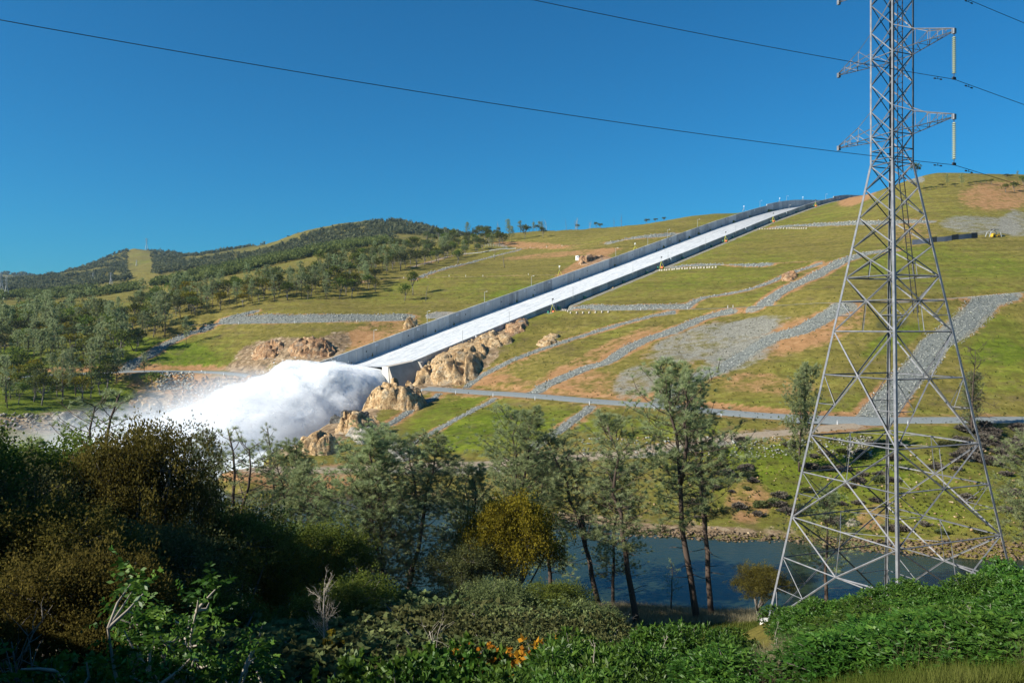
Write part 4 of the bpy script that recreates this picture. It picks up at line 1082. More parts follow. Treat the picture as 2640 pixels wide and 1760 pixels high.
# ------------------------------------------------------------------ steel lattice pylon
steel, nt, b = new_mat("galvanised_steel")
f = noise_node(nt, 2.5, 5, 0.65, pos_out(nt)); r_ = rand_out(nt)
nt.links.new(ramp(nt, mathn(nt, 'ADD', mathn(nt, 'MULTIPLY', f, 0.7), mathn(nt, 'MULTIPLY', r_, 0.3)), [(0.25, (0.10, 0.105, 0.115)), (0.55, (0.195, 0.20, 0.215)), (0.8, (0.32, 0.32, 0.325))]), b.inputs["Base Color"])
b.inputs["Metallic"].default_value = 0.12
nt.links.new(ramp(nt, f, [(0.3, (0.42,) * 3), (0.7, (0.62,) * 3)]), b.inputs["Roughness"])
darkm = plain("dark_metal", (0.05, 0.05, 0.055), 0.6, 0.5)
# unit angle bar: along Z from 0 to 1, flanges along +X and +Y
def angle_mesh(th=0.14):
    prof = [(0, 0), (1, 0), (1, th), (th, th), (th, 1), (0, 1)]
    V = [(x, y, z) for z in (0, 1) for x, y in prof]
    return mesh("angle_bar", np.array(V), [(5, 4, 3, 2, 1, 0), (6, 7, 8, 9, 10, 11)] + [(i, (i + 1) % 6, 6 + (i + 1) % 6, 6 + i) for i in range(6)], False, steel)
ANG = angle_mesh()
def bar(name, parent, p0, p1, w, out, org):
    """angle bar from p0 to p1, its open corner turned away from direction `out`"""
    p0, p1 = Vector(p0), Vector(p1); t = p1 - p0; L = t.length; t = t / L; w = w * 0.53
    o = Vector(out); o = (o - t * o.dot(t))
    o = o.normalized() if o.length > 1e-6 else t.orthogonal().normalized()
    s = t.cross(o)
    x = (-o + s).normalized(); y = (-o - s).normalized()
    if x.cross(y).dot(t) < 0: x, y = y, x
    q = p0 + o * (w * 0.5)
    M = Matrix(((x.x * w, y.x * w, t.x * L, q.x - org.x), (x.y * w, y.y * w, t.y * L, q.y - org.y), (x.z * w, y.z * w, t.z * L, q.z - org.z), (0, 0, 0, 1)))
    return link(name, ANG, None, parent, M)
PY_C = Vector((0.4768 * 56, 56, 0))
n1 = Vector((0.38, -0.925, 0)).normalized(); n2 = Vector((-n1.y, n1.x, 0))
corners = [(n1 - n2) / 2 ** .5, (n1 + n2) / 2 ** .5, (-n1 + n2) / 2 ** .5, (-n1 - n2) / 2 ** .5]   # near, right, far, left
Z_W, H0, SLOPE = 54.4, 1.33, 0.2091
def hd(z): return H0 if z >= Z_W else H0 + (Z_W - z) * SLOPE
def cn(i, z):
    c = PY_C + corners[i % 4] * hd(z); return Vector((c.x, c.y, z))
def z_of(y):
    z = 40.0
    for _ in range(30): z = EYE - (y - HORIZON) / FPX * (56 - corners[3].y * -1 * hd(z))
    return z
pylon = tag(empty("pylon", (PY_C.x, PY_C.y, float(H(PY_C.x, PY_C.y)))), "tall grey steel lattice pylon standing behind the green bushes", "pylon")
ORG = Vector(pylon.location)
foot_z = [float(H(*cn(i, 23).xy)) for i in range(4)]
for i in range(4):
    fz = min(foot_z[i], 26) - 0.4
    for _ in range(6): fz = float(H(*cn(i, fz).xy)) - 0.3
    foot_z[i] = fz
    bar("leg", pylon, cn(i, fz), cn(i, Z_W), 0.34, corners[i], ORG)
    bar("leg", pylon, cn(i, Z_W), cn(i, 72.5), 0.27, corners[i], ORG)
    m = MB(); c = cn(i, fz); m.tube([(c.x - ORG.x, c.y - ORG.y, fz - .6 - ORG.z), (c.x - ORG.x, c.y - ORG.y, fz + .5 - ORG.z)], [.55, .5], 10)
    m.build("footing", conc2, pylon)
def face(i): return (corners[i % 4] + corners[(i + 1) % 4]).normalized()
def xpt(i, z0, z1):
    """where the two diagonals of a tapered panel cross"""
    a0, a1, b0, b1 = cn(i, z0), cn(i, z1), cn(i + 1, z0), cn(i + 1, z1)
    w0, w1 = (b0 - a0).length, (b1 - a1).length
    k = w0 / (w0 + w1)
    return a0.lerp(b1, k)
def brace(i, p, q, w): bar("brace", pylon, p, q, w, face(i), ORG)
ys_shaft = [-120, -47, 16, 87, 154, 222, 290, 355, 430]
zs = [z_of(y) for y in ys_shaft]
for a, c in zip(zs[:-1], zs[1:]):
    for i in range(4):
        brace(i, cn(i, a), cn(i + 1, c), 0.12); brace(i, cn(i, c), cn(i + 1, a), 0.12)
for y in (-47, 154, 355, 392, 416, 430):
    for i in range(4): brace(i, cn(i, z_of(y)), cn(i + 1, z_of(y)), 0.10)
ys_tap = [430, 491, 563, 641, 717]
zt_ = [z_of(y) for y in ys_tap]
for k, (a, c) in enumerate(zip(zt_[:-1], zt_[1:])):
    for i in range(4):
        brace(i, cn(i, a), cn(i + 1, c), 0.135); brace(i, cn(i, c), cn(i + 1, a), 0.135)
        if k == 3: brace(i, xpt(i, a, c), cn(i, c).lerp(cn(i + 1, c), .5), 0.09)
for y in (717, 854, 1121, 1332):
    z = z_of(y)
    for i in range(4): brace(i, cn(i, z), cn(i + 1, z), 0.145)
def big_panel(y0, y1, low=False):
    z0, z1 = z_of(y0), z_of(y1)
    for i in range(4):
        za0, za1 = z0, (foot_z[i] + .4 if low else z1)
        zb1 = foot_z[(i + 1) % 4] + .4 if low else z1
        X = xpt(i, z0, z1)
        for top_i, bot_i, zb in ((i, i + 1, zb1), (i + 1, i, za1)):
            brace(i, cn(top_i, z0), X, 0.165)
            brace(i, X, cn(bot_i, zb), 0.165)
        # horizontals through the crossing
        brace(i, cn(i, X.z), X, 0.135); brace(i, X, cn(i + 1, X.z), 0.135)
        # redundant struts between leg and lower diagonals
        for c_, zb in ((i, za1), (i + 1, zb1)):
            zs_ = X.z + (zb - X.z) * 0.47
            q = X.lerp(cn(c_, zb), 0.47)
            brace(i, cn(c_, q.z), q, 0.08)
            brace(i, cn(c_, X.z), q, 0.08)
            if low:
                q2 = X.lerp(cn(c_, zb), 0.86)
                brace(i, cn(c_, q2.z), q2, 0.08); brace(i, cn(c_, q.z), q2, 0.08)
        yield i, X, z0, z1
for i, X, z0, z1 in big_panel(717, 854):
    brace(i, X, cn(i, z1).lerp(cn(i + 1, z1), .5), 0.09)
for i, X, z0, z1 in big_panel(854, 1121): pass
for i, X, z0, z1 in big_panel(1121, 1332):
    brace(i, cn(i, z0).lerp(cn(i + 1, z0), .5), X, 0.09)
for i, X, z0, z1 in big_panel(1332, 1560, True):
    brace(i, cn(i, z0).lerp(cn(i + 1, z0), .5), X, 0.09)
# inner diaphragm at mid height
for y in (717, 1121, 1332):
    z = z_of(y); mid = [cn(i, z).lerp(cn(i + 1, z), .5) for i in range(4)]
    for i in range(4): bar("brace", pylon, mid[i], mid[(i + 1) % 4], 0.08, Vector((0, 0, 1)), ORG)
# cross-arms: three levels, two sides
ARM_L = 4.9
tips = {}
for lv, y in enumerate((-47, 154, 355)):
    z = z_of(y); zu = z_of(y - 67)
    for sgn, (c0, c1) in ((1, (0, 1)), (-1, (2, 3))):
        arm = empty("cross_arm"); arm.parent = pylon
        n = n1 * sgn
        tip = PY_C + n * ARM_L; tip = Vector((tip.x, tip.y, z + 0.15))
        tips[(lv, sgn)] = tip
        for c in (c0, c1):
            p, u = cn(c, z), cn(c, zu)
            side = (corners[c] - n * corners[c].dot(n)).normalized()
            bar("chord", arm, p, tip, 0.12, Vector((0, 0, -1)), ORG)
            k = p.lerp(tip, 0.38); k.z += 1.02
            bar("chord", arm, u, k, 0.075, side, ORG)
            e = tip + Vector((0, 0, 0.18))
            bar("chord", arm, k, e, 0.10, side, ORG)
            prev = p
            for q in (0.38, 0.62, 0.82):
                lo = p.lerp(tip, q); hi = k.lerp(e, (q - 0.38) / 0.62) if q > .38 else k
                bar("strut", arm, lo, hi, 0.06, side, ORG)
                bar("strut", arm, prev, hi, 0.06, side, ORG)
                prev = lo
        for q in (0.2, 0.42, 0.66):
            a, c = cn(c0, z).lerp(tip, q), cn(c1, z).lerp(tip, q)
            bar("strut", arm, a, c, 0.06, Vector((0, 0, -1)), ORG)
            a2 = cn(c0, z).lerp(tip, q + .2); bar("strut", arm, c, a2, 0.06, Vector((0, 0, -1)), ORG)
        m = MB(); v = tip - ORG; m.box((v.x, v.y, v.z), (0.2, 0.2, 0.34), math.atan2(n.y, n.x)); m.build("end_plate", steel, arm)
# climbing ladder inside the far-right face
lad = empty("ladder"); lad.parent = pylon
fm = face(1)
zl = np.arange(44, 72, 0.45)
m = MB()
rails = [[], []]
for z in zl:
    c = cn(1, z).lerp(cn(2, z), 0.5) - fm * 0.15
    tdir = (cn(2, z) - cn(1, z)).normalized()
    for k, s in ((0, -.2), (1, .2)): rails[k].append(c + tdir * s - ORG)
for k in (0, 1):
    m = MB(); m.tube(rails[k], 0.035, 5); m.build("rail", darkm, lad)
rung = MB(); rung.tube([(0, 0, -.2), (0, 0, .2)], 0.02, 5); rung = mesh("rung", np.array(rung.V), rung.F, False, darkm)
for a, c in zip(rails[0], rails[1]):
    q = (c - a).to_track_quat('Z', 'Y'); link("rung", rung, None, lad, Matrix.Translation((a + c) / 2) @ q.to_matrix().to_4x4())
# warning sign bolted to the left-front face
signw = plain("sign_white", (0.80, 0.80, 0.80), 0.5, 0, 0.04); signr = plain("sign_red", (0.55, 0.04, 0.03), 0.5, 0, 0.1)
for k, (fi, off) in enumerate(((3, 0.93), (0, 0.085))):
    z = z_of(1432) + 0.2
    a, c = (cn(3, z), cn(0, z)) if k == 0 else (cn(0, z), cn(1, z))
    p = a.lerp(c, off); fn = face(3) if k == 0 else face(0)
    td = (c - a).normalized()
    if k == 1: fn, = (fn,)
    sg = empty("warning_sign"); sg.parent = pylon
    def sgn_box(name, u0, u1, v0, v1, d0, d1, mat):
        m = MB(); P = [p + td * u + Vector((0, 0, v)) + fn * d - ORG for u, v, d in ((u0, v0, d0), (u1, v0, d0), (u1, v0, d1), (u0, v0, d1), (u0, v1, d0), (u1, v1, d0), (u1, v1, d1), (u0, v1, d1))]
        m.hexa(P); return m.build(name, mat, sg)
    sgn_box("board", -.17, .17, -.2, .2, .10, .115, signw)
    sgn_box("header", -.13, .13, .06, .16, .116, .122, signr)
    for q in (-.09, -.03, .03, .09): sgn_box("letter", q - .018, q + .018, .085, .135, .123, .127, signw)
    for v in (-.02, -.09): sgn_box("text_line", -.10, .10, v - .02, v + .015, .116, .120, inkm)

# ------------------------------------------------------------------ insulators and conductors on the strung side
insm = plain("insulator_glass", (0.46, 0.50, 0.36), 0.25, 0, 0.15)
discm = MB()
prof = [(0.02, 0.06), (0.055, 0.05), (0.13, 0.0), (0.125, -0.02), (0.05, -0.015), (0.03, -0.075), (0.02, -0.09)]
for k in range(len(prof) - 1):
    (r0, z0), (r1, z1) = prof[k], prof[k + 1]
    ring = lambda r, z: [(r * math.cos(a), r * math.sin(a), z) for a in np.linspace(0, 2 * math.pi, 11)[:-1]]
    discm.add(ring(r0, z0) + ring(r1, z1), [(j, 10 + j, 10 + (j + 1) % 10, (j + 1) % 10) for j in range(10)])
discm = mesh("disc", np.array(discm.V), discm.F, True, insm)
wirem = plain("conductor", (0.045, 0.047, 0.055), 0.5, 0.6)
names = ("top", "middle", "lowest")
for lv in range(3):
    tip = tips[(lv, 1)]
    Lins = 2.85
    st = tag(empty("insulator_string", tip - Vector((0, 0, .2))), f"hanging string of greenish insulator discs under the {names[lv]} right cross-arm", "insulator")
    for k in range(19): link("disc", discm, None, st, Matrix.Translation((0, 0, -.22 - k * (Lins - .45) / 19)))
    m = MB(); m.tube([(0, 0, 0.1), (0, 0, -Lins)], 0.025, 5); m.build("rod", darkm, st)
    m = MB(); m.box((0, 0, -Lins), (.28, .09, .16), math.atan2(n2.y, n2.x)); m.build("clamp", darkm, st)
    q = tip - Vector((0, 0, .2 + Lins + .06))
    def wpt(k):   # k > 0 runs left toward the viewer, k < 0 right and away
        z = q.z + (-0.0024 * k + 0.00064 * k * k if k > 0 else 0.145 * k + 0.0006 * k * k)
        return Vector((q.x - n2.x * k, q.y - n2.y * k, z))
    ks = list(np.arange(-120, 0, 4.0)) + list(np.arange(0, 105, 3.0))
    m = MB(); m.tube([wpt(k) for k in ks], 0.017, 6, True)
    w = m.build("conductor_wire", wirem)
    tag(w, f"dark power line clamped below the {names[lv]} right cross-arm", "power line")
    for k in (-1.35, 1.45):
        m = MB(); c = wpt(k); d = (wpt(k + .3) - wpt(k - .3)).normalized()
        lo = c - Vector((0, 0, .14))
        m.tube([c, lo], .02, 5); m.tube([lo - d * .26, lo + d * .26], .014, 5)
        for s in (-1, 1): m.tube([lo + d * s * .2, lo + d * s * .34], .045, 6)
        m.build("vibration_damper", darkm, w)

# ------------------------------------------------------------------ far-off pylons on the left hills
pale = plain("far_steel", (0.38, 0.39, 0.40), 0.5, 0.2)
def small_pylon_parts(root, h, wb, th):
    ws = wb * 0.17
    def hw(z): return wb / 2 + (ws / 2 - wb / 2) * min(1, z / (h * .58))
    cs = [(-1, -1), (1, -1), (1, 1), (-1, 1)]
    for cx, cy in cs:
        m = MB(); m.tube([(cx * hw(0), cy * hw(0), 0), (cx * hw(h * .58), cy * hw(h * .58), h * .58), (cx * ws / 2, cy * ws / 2, h)], th, 4); m.build("leg", pale, root)
    lev = [0, .16, .30, .42, .51, .58, .66, .74, .82, .90, .98]
    for fi in range(4):
        m = MB(); a, c = cs[fi], cs[(fi + 1) % 4]
        for l0, l1 in zip(lev[:-1], lev[1:]):
            z0, z1 = l0 * h, l1 * h
            m.tube([(a[0] * hw(z0), a[1] * hw(z0), z0), (c[0] * hw(z1), c[1] * hw(z1), z1)], th * .55, 3)
            m.tube([(c[0] * hw(z0), c[1] * hw(z0), z0), (a[0] * hw(z1), a[1] * hw(z1), z1)], th * .55, 3)
        m.build("lattice", pale, root)
    for l in (.66, .79, .92):
        m = MB(); z = l * h; L = h * .13
        m.tube([(-L, 0, z + .2), (0, 0, z), (L, 0, z + .2)], th * .8, 4); m.tube([(-L, 0, z + .2), (-ws / 2, 0, z + h * .04)], th * .6, 4); m.tube([(L, 0, z + .2), (ws / 2, 0, z + h * .04)], th * .6, 4)
        m.build("cross_arm", pale, root)
for px, top, bot, Y, rz, lab in ((378, 614, 646, 2560, .4, "small pylon alone on the bare grassy hilltop"),
                                 (352, 670, 706, 1950, .5, "small pale pylon on the grassy strip below the hilltop"),
                                 (240, 703, 744, 1500, .5, "small pylon in the woods, left of a pair under the grassy hill"),
                                 (286, 702, 754, 1300, .7, "small pylon in the woods, right of a pair under the grassy hill"),
                                 (98, 745, 770, 1550, .4, "tiny squat pylon among distant oaks"),
                                 (17, 710, 790, 900, .6, "pale pylon at the far left wood, the nearer of two crossing shapes"),
                                 (4, 700, 772, 1000, .4, "pale pylon at the far left wood, partly behind another pylon"),
                                 (470, 705, 742, 1400, .4, "grey pylon standing in woods right of the grassy strip")):
    X = (px - 1320) / FPX * Y
    zt1 = EYE - (top - HORIZON) / FPX * Y
    zb1 = float(H(X, Y)) - .5
    h = zt1 - zb1
    r = tag(empty("distant_pylon", (X, Y, zb1), rz), lab, "pylon", "pylons on the distant hills")
    small_pylon_parts(r, h, max(h * .24, 4), 0.10 * Y / 1000 + .04)
# ------------------------------------------------------------------ foliage
def leaf_mat(name, dark, mid, light, trans=0.35, shift=0.12, gloss=0.0):
    m = bpy.data.materials.new(name); m.use_nodes = True
    nt = m.node_tree; nt.nodes.clear()
    out = nt.nodes.new("ShaderNodeOutputMaterial")
    at_ = N_(nt, "ShaderNodeAttribute", attribute_name="tone")
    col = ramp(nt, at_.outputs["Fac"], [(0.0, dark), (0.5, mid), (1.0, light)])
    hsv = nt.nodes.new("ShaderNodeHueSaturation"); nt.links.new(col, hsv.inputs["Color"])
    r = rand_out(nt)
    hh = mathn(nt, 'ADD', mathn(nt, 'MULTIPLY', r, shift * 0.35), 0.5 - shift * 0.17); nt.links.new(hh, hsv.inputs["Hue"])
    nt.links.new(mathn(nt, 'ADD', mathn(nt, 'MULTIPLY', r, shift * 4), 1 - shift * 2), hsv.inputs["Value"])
    d = nt.nodes.new("ShaderNodeBsdfDiffuse"); t = nt.nodes.new("ShaderNodeBsdfTranslucent")
    g = nt.nodes.new("ShaderNodeBsdfGlossy"); g.inputs["Roughness"].default_value = 0.45
    for s_ in (d, t): nt.links.new(hsv.outputs[0], s_.inputs["Color"])
    mx = nt.nodes.new("ShaderNodeMixShader"); mx.inputs[0].default_value = trans
    nt.links.new(d.outputs[0], mx.inputs[1]); nt.links.new(t.outputs[0], mx.inputs[2])
    m2 = nt.nodes.new("ShaderNodeMixShader"); m2.inputs[0].default_value = gloss
    nt.links.new(mx.outputs[0], m2.inputs[1]); nt.links.new(g.outputs[0], m2.inputs[2])
    nt.links.new(m2.outputs[0], out.inputs["Surface"])
    return m
L_PINE = leaf_mat("needles_grey_green", (0.155, 0.185, 0.080), (0.295, 0.340, 0.155), (0.410, 0.455, 0.240), 0.50, .08)
L_OAK = leaf_mat("oak_leaves", (0.038, 0.054, 0.012), (0.115, 0.140, 0.026), (0.220, 0.235, 0.052), 0.45, .16)
L_YEL = leaf_mat("oak_leaves_yellow", (0.070, 0.068, 0.010), (0.205, 0.180, 0.018), (0.350, 0.290, 0.036), 0.4, .10)
L_BROWN = leaf_mat("oak_catkins_brown", (0.042, 0.038, 0.010), (0.128, 0.116, 0.026), (0.235, 0.205, 0.048), 0.4, .12)
L_ELDER = leaf_mat("elder_leaves", (0.014, 0.036, 0.005), (0.048, 0.112, 0.014), (0.135, 0.215, 0.030), 0.35, .10, .02)
L_GREY = leaf_mat("dry_brush", (0.045, 0.038, 0.030), (0.115, 0.098, 0.078), (0.205, 0.18, 0.145), 0.15, .10)
L_ORANGE = leaf_mat("orange_leaves", (0.10, 0.035, 0.006), (0.33, 0.13, 0.014), (0.52, 0.26, 0.03), 0.35, .10)
L_MID = leaf_mat("bush_leaves", (0.040, 0.052, 0.020), (0.110, 0.128, 0.048), (0.200, 0.215, 0.085), 0.35, .16)
L_STRAW = leaf_mat("straw", (0.10, 0.085, 0.045), (0.24, 0.205, 0.125), (0.40, 0.35, 0.24), 0.3, .06)
BARK = plain("bark", (0.085, 0.062, 0.048), 0.95, 0, 0.4, 2.0)
BARKR = plain("bark_red", (0.20, 0.085, 0.045), 0.95, 0, 0.35, 1.0)
BARKP = plain("bark_pale", (0.36, 0.32, 0.26), 0.9, 0, 0.3, 3.0)
BARKG = plain("bark_grey", (0.17, 0.15, 0.13), 0.95, 0, 0.3, 2.0)

def unit(v): return v / np.maximum(np.linalg.norm(v, axis=-1, keepdims=True), 1e-9)
def leaves(name, P, D, n, L, W, spread, mat, g, kind='needle', tone0=None, droop=0.0):
    """n blades at each point P (m,3), about direction D (m,3)"""
    m = len(P)
    P = np.repeat(P, n, 0); D = np.repeat(D, n, 0)
    d = unit(D + spread * g.normal(size=P.shape) - np.array([0, 0, droop]))
    s = unit(np.cross(d, g.normal(size=P.shape)))
    k = len(P)
    l = (L * (0.6 + 0.8 * g.random(k)))[:, None]; w = (W * (0.7 + 0.6 * g.random(k)))[:, None]
    if kind == 'needle':
        V = np.stack([P - s * w, P + s * w, P + d * l], 1)
        Fq = np.arange(k * 3).reshape(k, 3); q = 3
    else:
        c = P + d * l * 0.5
        V = np.stack([P, c - s * w, P + d * l, c + s * w], 1)
        Fq = np.arange(k * 4).reshape(k, 4); q = 4
    t = (np.repeat(tone0, n) if tone0 is not None else 0.5) + 0.24 * (g.random(k) - 0.5)
    me = mesh(name, V.reshape(-1, 3), Fq, False, mat)
    a = me.attributes.new("tone", 'FLOAT', 'POINT'); a.data.foreach_set("value", np.repeat(np.clip(t, 0, 1), q).astype(np.float32))
    return me
def mbmesh(m, name, mat, smooth=True): return mesh(name, np.array(m.V), m.F, smooth, mat)

def make_pine(seed, lean=0.04, base=0.35, spread=0.17, nb=70, tufts=7, fork=0.6, nl=40, L=0.0160, W=0.00062, sparse=1.0, bark=BARK, dead_low=8, k=6, mat=L_PINE):
    """unit-height grey pine: returns (trunk mesh, crown mesh)"""
    g = np.random.default_rng(seed); m = MB()
    zs = np.linspace(0, 1, 12)
    bx = lean * zs ** 1.6 * g.choice([-1, 1]) + 0.012 * np.cumsum(g.normal(size=12)) * zs; by = 0.012 * np.cumsum(g.normal(size=12)) * zs
    stems = [(np.stack([bx, by, zs * 0.985], -1), 0.0100)]
    if fork:
        k0 = int(fork * 11); f = stems[0][0][k0:].copy(); a = g.uniform(0, 6.28); dz = np.linspace(0, 1, len(f))
        f[:, 0] += 0.09 * dz ** .8 * math.cos(a); f[:, 1] += 0.09 * dz ** .8 * math.sin(a); f[:, 2] -= 0.05 * dz
        stems.append((f, 0.0100 * (1 - fork) + .002))
    for st, r in stems: m.tube(st, [r * (1 - .88 * q) + .0008 for q in np.linspace(0, 1, len(st))], k)
    TP, TD, TT_ = [], [], []
    for si, (st, r) in enumerate(stems):
        z0 = base if si == 0 else max(base, st[0, 2] + .02)
        cnt = int(nb * (1 if si == 0 else .4))
        for i in range(cnt):
            q = z0 + (0.985 - z0) * (i + g.random()) / cnt
            q = min(q, st[-1, 2] - .004)
            p = np.array([np.interp(q, st[:, 2], st[:, j]) for j in range(3)])
            h = (q - z0) / (1 - z0)
            ln = spread * (0.35 + 0.75 * math.sin(math.pi * min(1, 0.22 + 0.78 * (1 - h))) ** .8) * g.uniform(.45, 1.2) * (0.10 + .90 * (1 - h) ** .75)
            a = i * 2.4 + g.normal() * .5
            el = -0.05 + 0.75 * h + g.normal() * .16
            d = np.array([math.cos(a) * math.cos(el), math.sin(a) * math.cos(el), math.sin(el)])
            pts = [p]; dd = d.copy()
            for j in range(4):
                dd = unit(dd + np.array([0, 0, .16]) + .14 * g.normal(size=3)); pts.append(pts[-1] + dd * ln / 4)
            m.tube(pts, [.0022 * (1 - .5 * h), .0017, .0013, .0009, .0006], 3, False)
            for _ in range(max(2, int(tufts * sparse * (0.5 + ln / spread)))):
                f = g.uniform(.25, 1.0); j = min(3, int(f * 4)); b0 = pts[j] + (pts[j + 1] - pts[j]) * (f * 4 - j)
                sd = unit(dd + .9 * g.normal(size=3) + np.array([0, 0, .25])); sl = ln * g.uniform(.08, .34)
                e = b0 + sd * sl
                if g.random() < .45: m.tube([b0, e], [.0011, .0006], 3, False)
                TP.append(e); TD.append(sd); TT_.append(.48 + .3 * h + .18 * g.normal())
                if g.random() < .6: TP.append((b0 + e) / 2 + .004 * g.normal(size=3)); TD.append(sd); TT_.append(.45 + .2 * g.normal())
        TP.append(st[-1]); TD.append(np.array([0, 0, 1.])); TT_.append(.7)
    for i in range(dead_low):
        q = g.uniform(base * .45, base); st = stems[0][0]
        p = np.array([np.interp(q, st[:, 2], st[:, j]) for j in range(3)]); a = g.uniform(0, 6.28); ln = g.uniform(.02, .08)
        e = p + np.array([math.cos(a), math.sin(a), g.uniform(-.3, .4)]) * ln
        m.tube([p, (p + e) / 2 + .006 * g.normal(size=3), e], [.0022, .0015, .0007], 3, False)
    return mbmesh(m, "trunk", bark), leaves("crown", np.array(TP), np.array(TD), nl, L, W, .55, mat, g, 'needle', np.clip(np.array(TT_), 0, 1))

def make_oak(seed, w=0.36, base=0.22, nterm=320, nl=99, L=0.0125, W=0.0042, mat=L_OAK, bark=BARKG, clump=0.042, lobes=9, k=6, flat=0.8, open_=0.0, tone=0.0):
    """unit-height broadleaf: crown of uneven lobes filled with leaf clumps"""
    g = np.random.default_rng(seed); m = MB()
    top = np.array([g.normal() * .05, g.normal() * .05, base + .12])
    m.tube([(0, 0, -.02), tuple(top * [.4, .4, .5]), tuple(top)], [.026, .021, .017], k)
    cz = base + (1 - base) * .55
    LC, LR = [], []
    for i in range(lobes):
        a = i * 2.4 + g.normal() * .4; rr = w * math.sqrt((i + .6) / lobes) * .78
        z = cz + (1 - cz) * (.72 - .95 * (rr / w) ** 1.3) + g.normal() * .05
        LC.append(np.array([math.cos(a) * rr, math.sin(a) * rr, min(max(z, base + .12), .86)])); LR.append(w * g.uniform(.34, .56))
    LC.append(np.array([0, 0, .82])); LR.append(w * .42)
    TP, TD, TT_ = [], [], []
    for c, r in zip(LC, LR):
        mid = (top + c) / 2 + g.normal(size=3) * .03 - np.array([0, 0, .02])
        m.tube([tuple(top), tuple(mid), tuple(c)], [.012, .008, .004], 4, False)
        nn = int(nterm / len(LC) * (r / (w * .45)) ** 2)
        v = unit(g.normal(size=(nn, 3))); v[:, 2] = np.where(v[:, 2] < -.45, -v[:, 2] * .6, v[:, 2])
        rad = r * (0.62 + 0.42 * g.random(nn)) * (1 + .22 * fbm(v[:, 0] * 2.3 + seed, v[:, 1] * 2.3, v[:, 2] * 2.3, oct=2))
        p = c + v * rad[:, None] * np.array([1, 1, flat])
        keep = p[:, 2] < 1.0
        if open_: keep &= g.random(nn) > open_
        p, v, rad = p[keep], v[keep], rad[keep]
        for q in p[::3]: m.tube([tuple(c), tuple((c + q) / 2 + g.normal(size=3) * .012), tuple(q)], [.0032, .0022, .0010], 3, False)
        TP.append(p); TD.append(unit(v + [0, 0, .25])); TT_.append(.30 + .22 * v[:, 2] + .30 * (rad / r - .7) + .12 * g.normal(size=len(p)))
    P = np.concatenate(TP); D = np.concatenate(TD); T_ = np.concatenate(TT_) + tone
    # each terminal is a small spray of leaves
    P = np.repeat(P, 3, 0) + clump * g.normal(size=(len(P) * 3, 3)) * np.array([1, 1, .75]); D = np.repeat(D, 3, 0); T_ = np.repeat(T_, 3) + .1 * g.normal(size=len(P))
    n3 = max(1, nl // 3)
    PP = np.repeat(P, n3, 0) + clump * .45 * g.normal(size=(len(P) * n3, 3)); DD = np.repeat(D, n3, 0); T2 = np.repeat(T_, n3)
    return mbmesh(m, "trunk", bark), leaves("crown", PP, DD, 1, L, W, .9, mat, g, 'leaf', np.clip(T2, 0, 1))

def make_bush(seed, nw=900, nl=9, L=0.13, W=0.02, r=1.0, hgt=1.0, mat=L_ELDER, droop=.55, lob=7):
    """dome of stems with whorls of narrow drooping leaves (metres, radius about r, height hgt)"""
    g = np.random.default_rng(seed); m = MB()
    C = [np.array([0, 0, hgt * .5])]; Rr = [np.array([r * .7, r * .7, hgt * .5])]
    for i in range(lob):
        a = g.uniform(0, 6.28); d = r * g.uniform(.35, .7); s = g.uniform(.35, .55)
        C.append(np.array([math.cos(a) * d, math.sin(a) * d, hgt * g.uniform(.25, .62)])); Rr.append(np.array([r * s, r * s, hgt * s * .85]))
    P, D, T_ = [], [], []
    vol = np.array([a[0] * a[0] for a in Rr]); vol /= vol.sum()
    for c, rr, f in zip(C, Rr, vol):
        n = int(nw * f)
        v = unit(g.normal(size=(n, 3))); v[:, 2] = np.abs(v[:, 2]) * g.choice([1, 1, 1, -.5], n)
        s = (.70 + .34 * g.random(n)) * (1 + .16 * fbm(v[:, 0] * 2 + seed, v[:, 1] * 2, v[:, 2] * 2))
        p = c + v * rr * s[:, None]
        p = p[p[:, 2] > .02 * hgt]; v = v[:len(p)]; s = s[:len(p)]
        v = unit((p - c) / rr)
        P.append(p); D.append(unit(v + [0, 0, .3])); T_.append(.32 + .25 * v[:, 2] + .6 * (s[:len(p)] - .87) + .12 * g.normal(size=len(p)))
        for q in p[:: max(1, len(p) // 8)]: m.tube([(c[0] * .3, c[1] * .3, 0), tuple(c * .6 + q * .25), tuple(q)], [.02 * r, .012 * r, .004 * r], 4, False)
    P, D, T_ = map(np.concatenate, (P, D, T_))
    return mbmesh(m, "stems", BARKG), leaves("leaves", P, D, nl, L, W, .75, mat, g, 'leaf', np.clip(T_, 0, 1), droop)

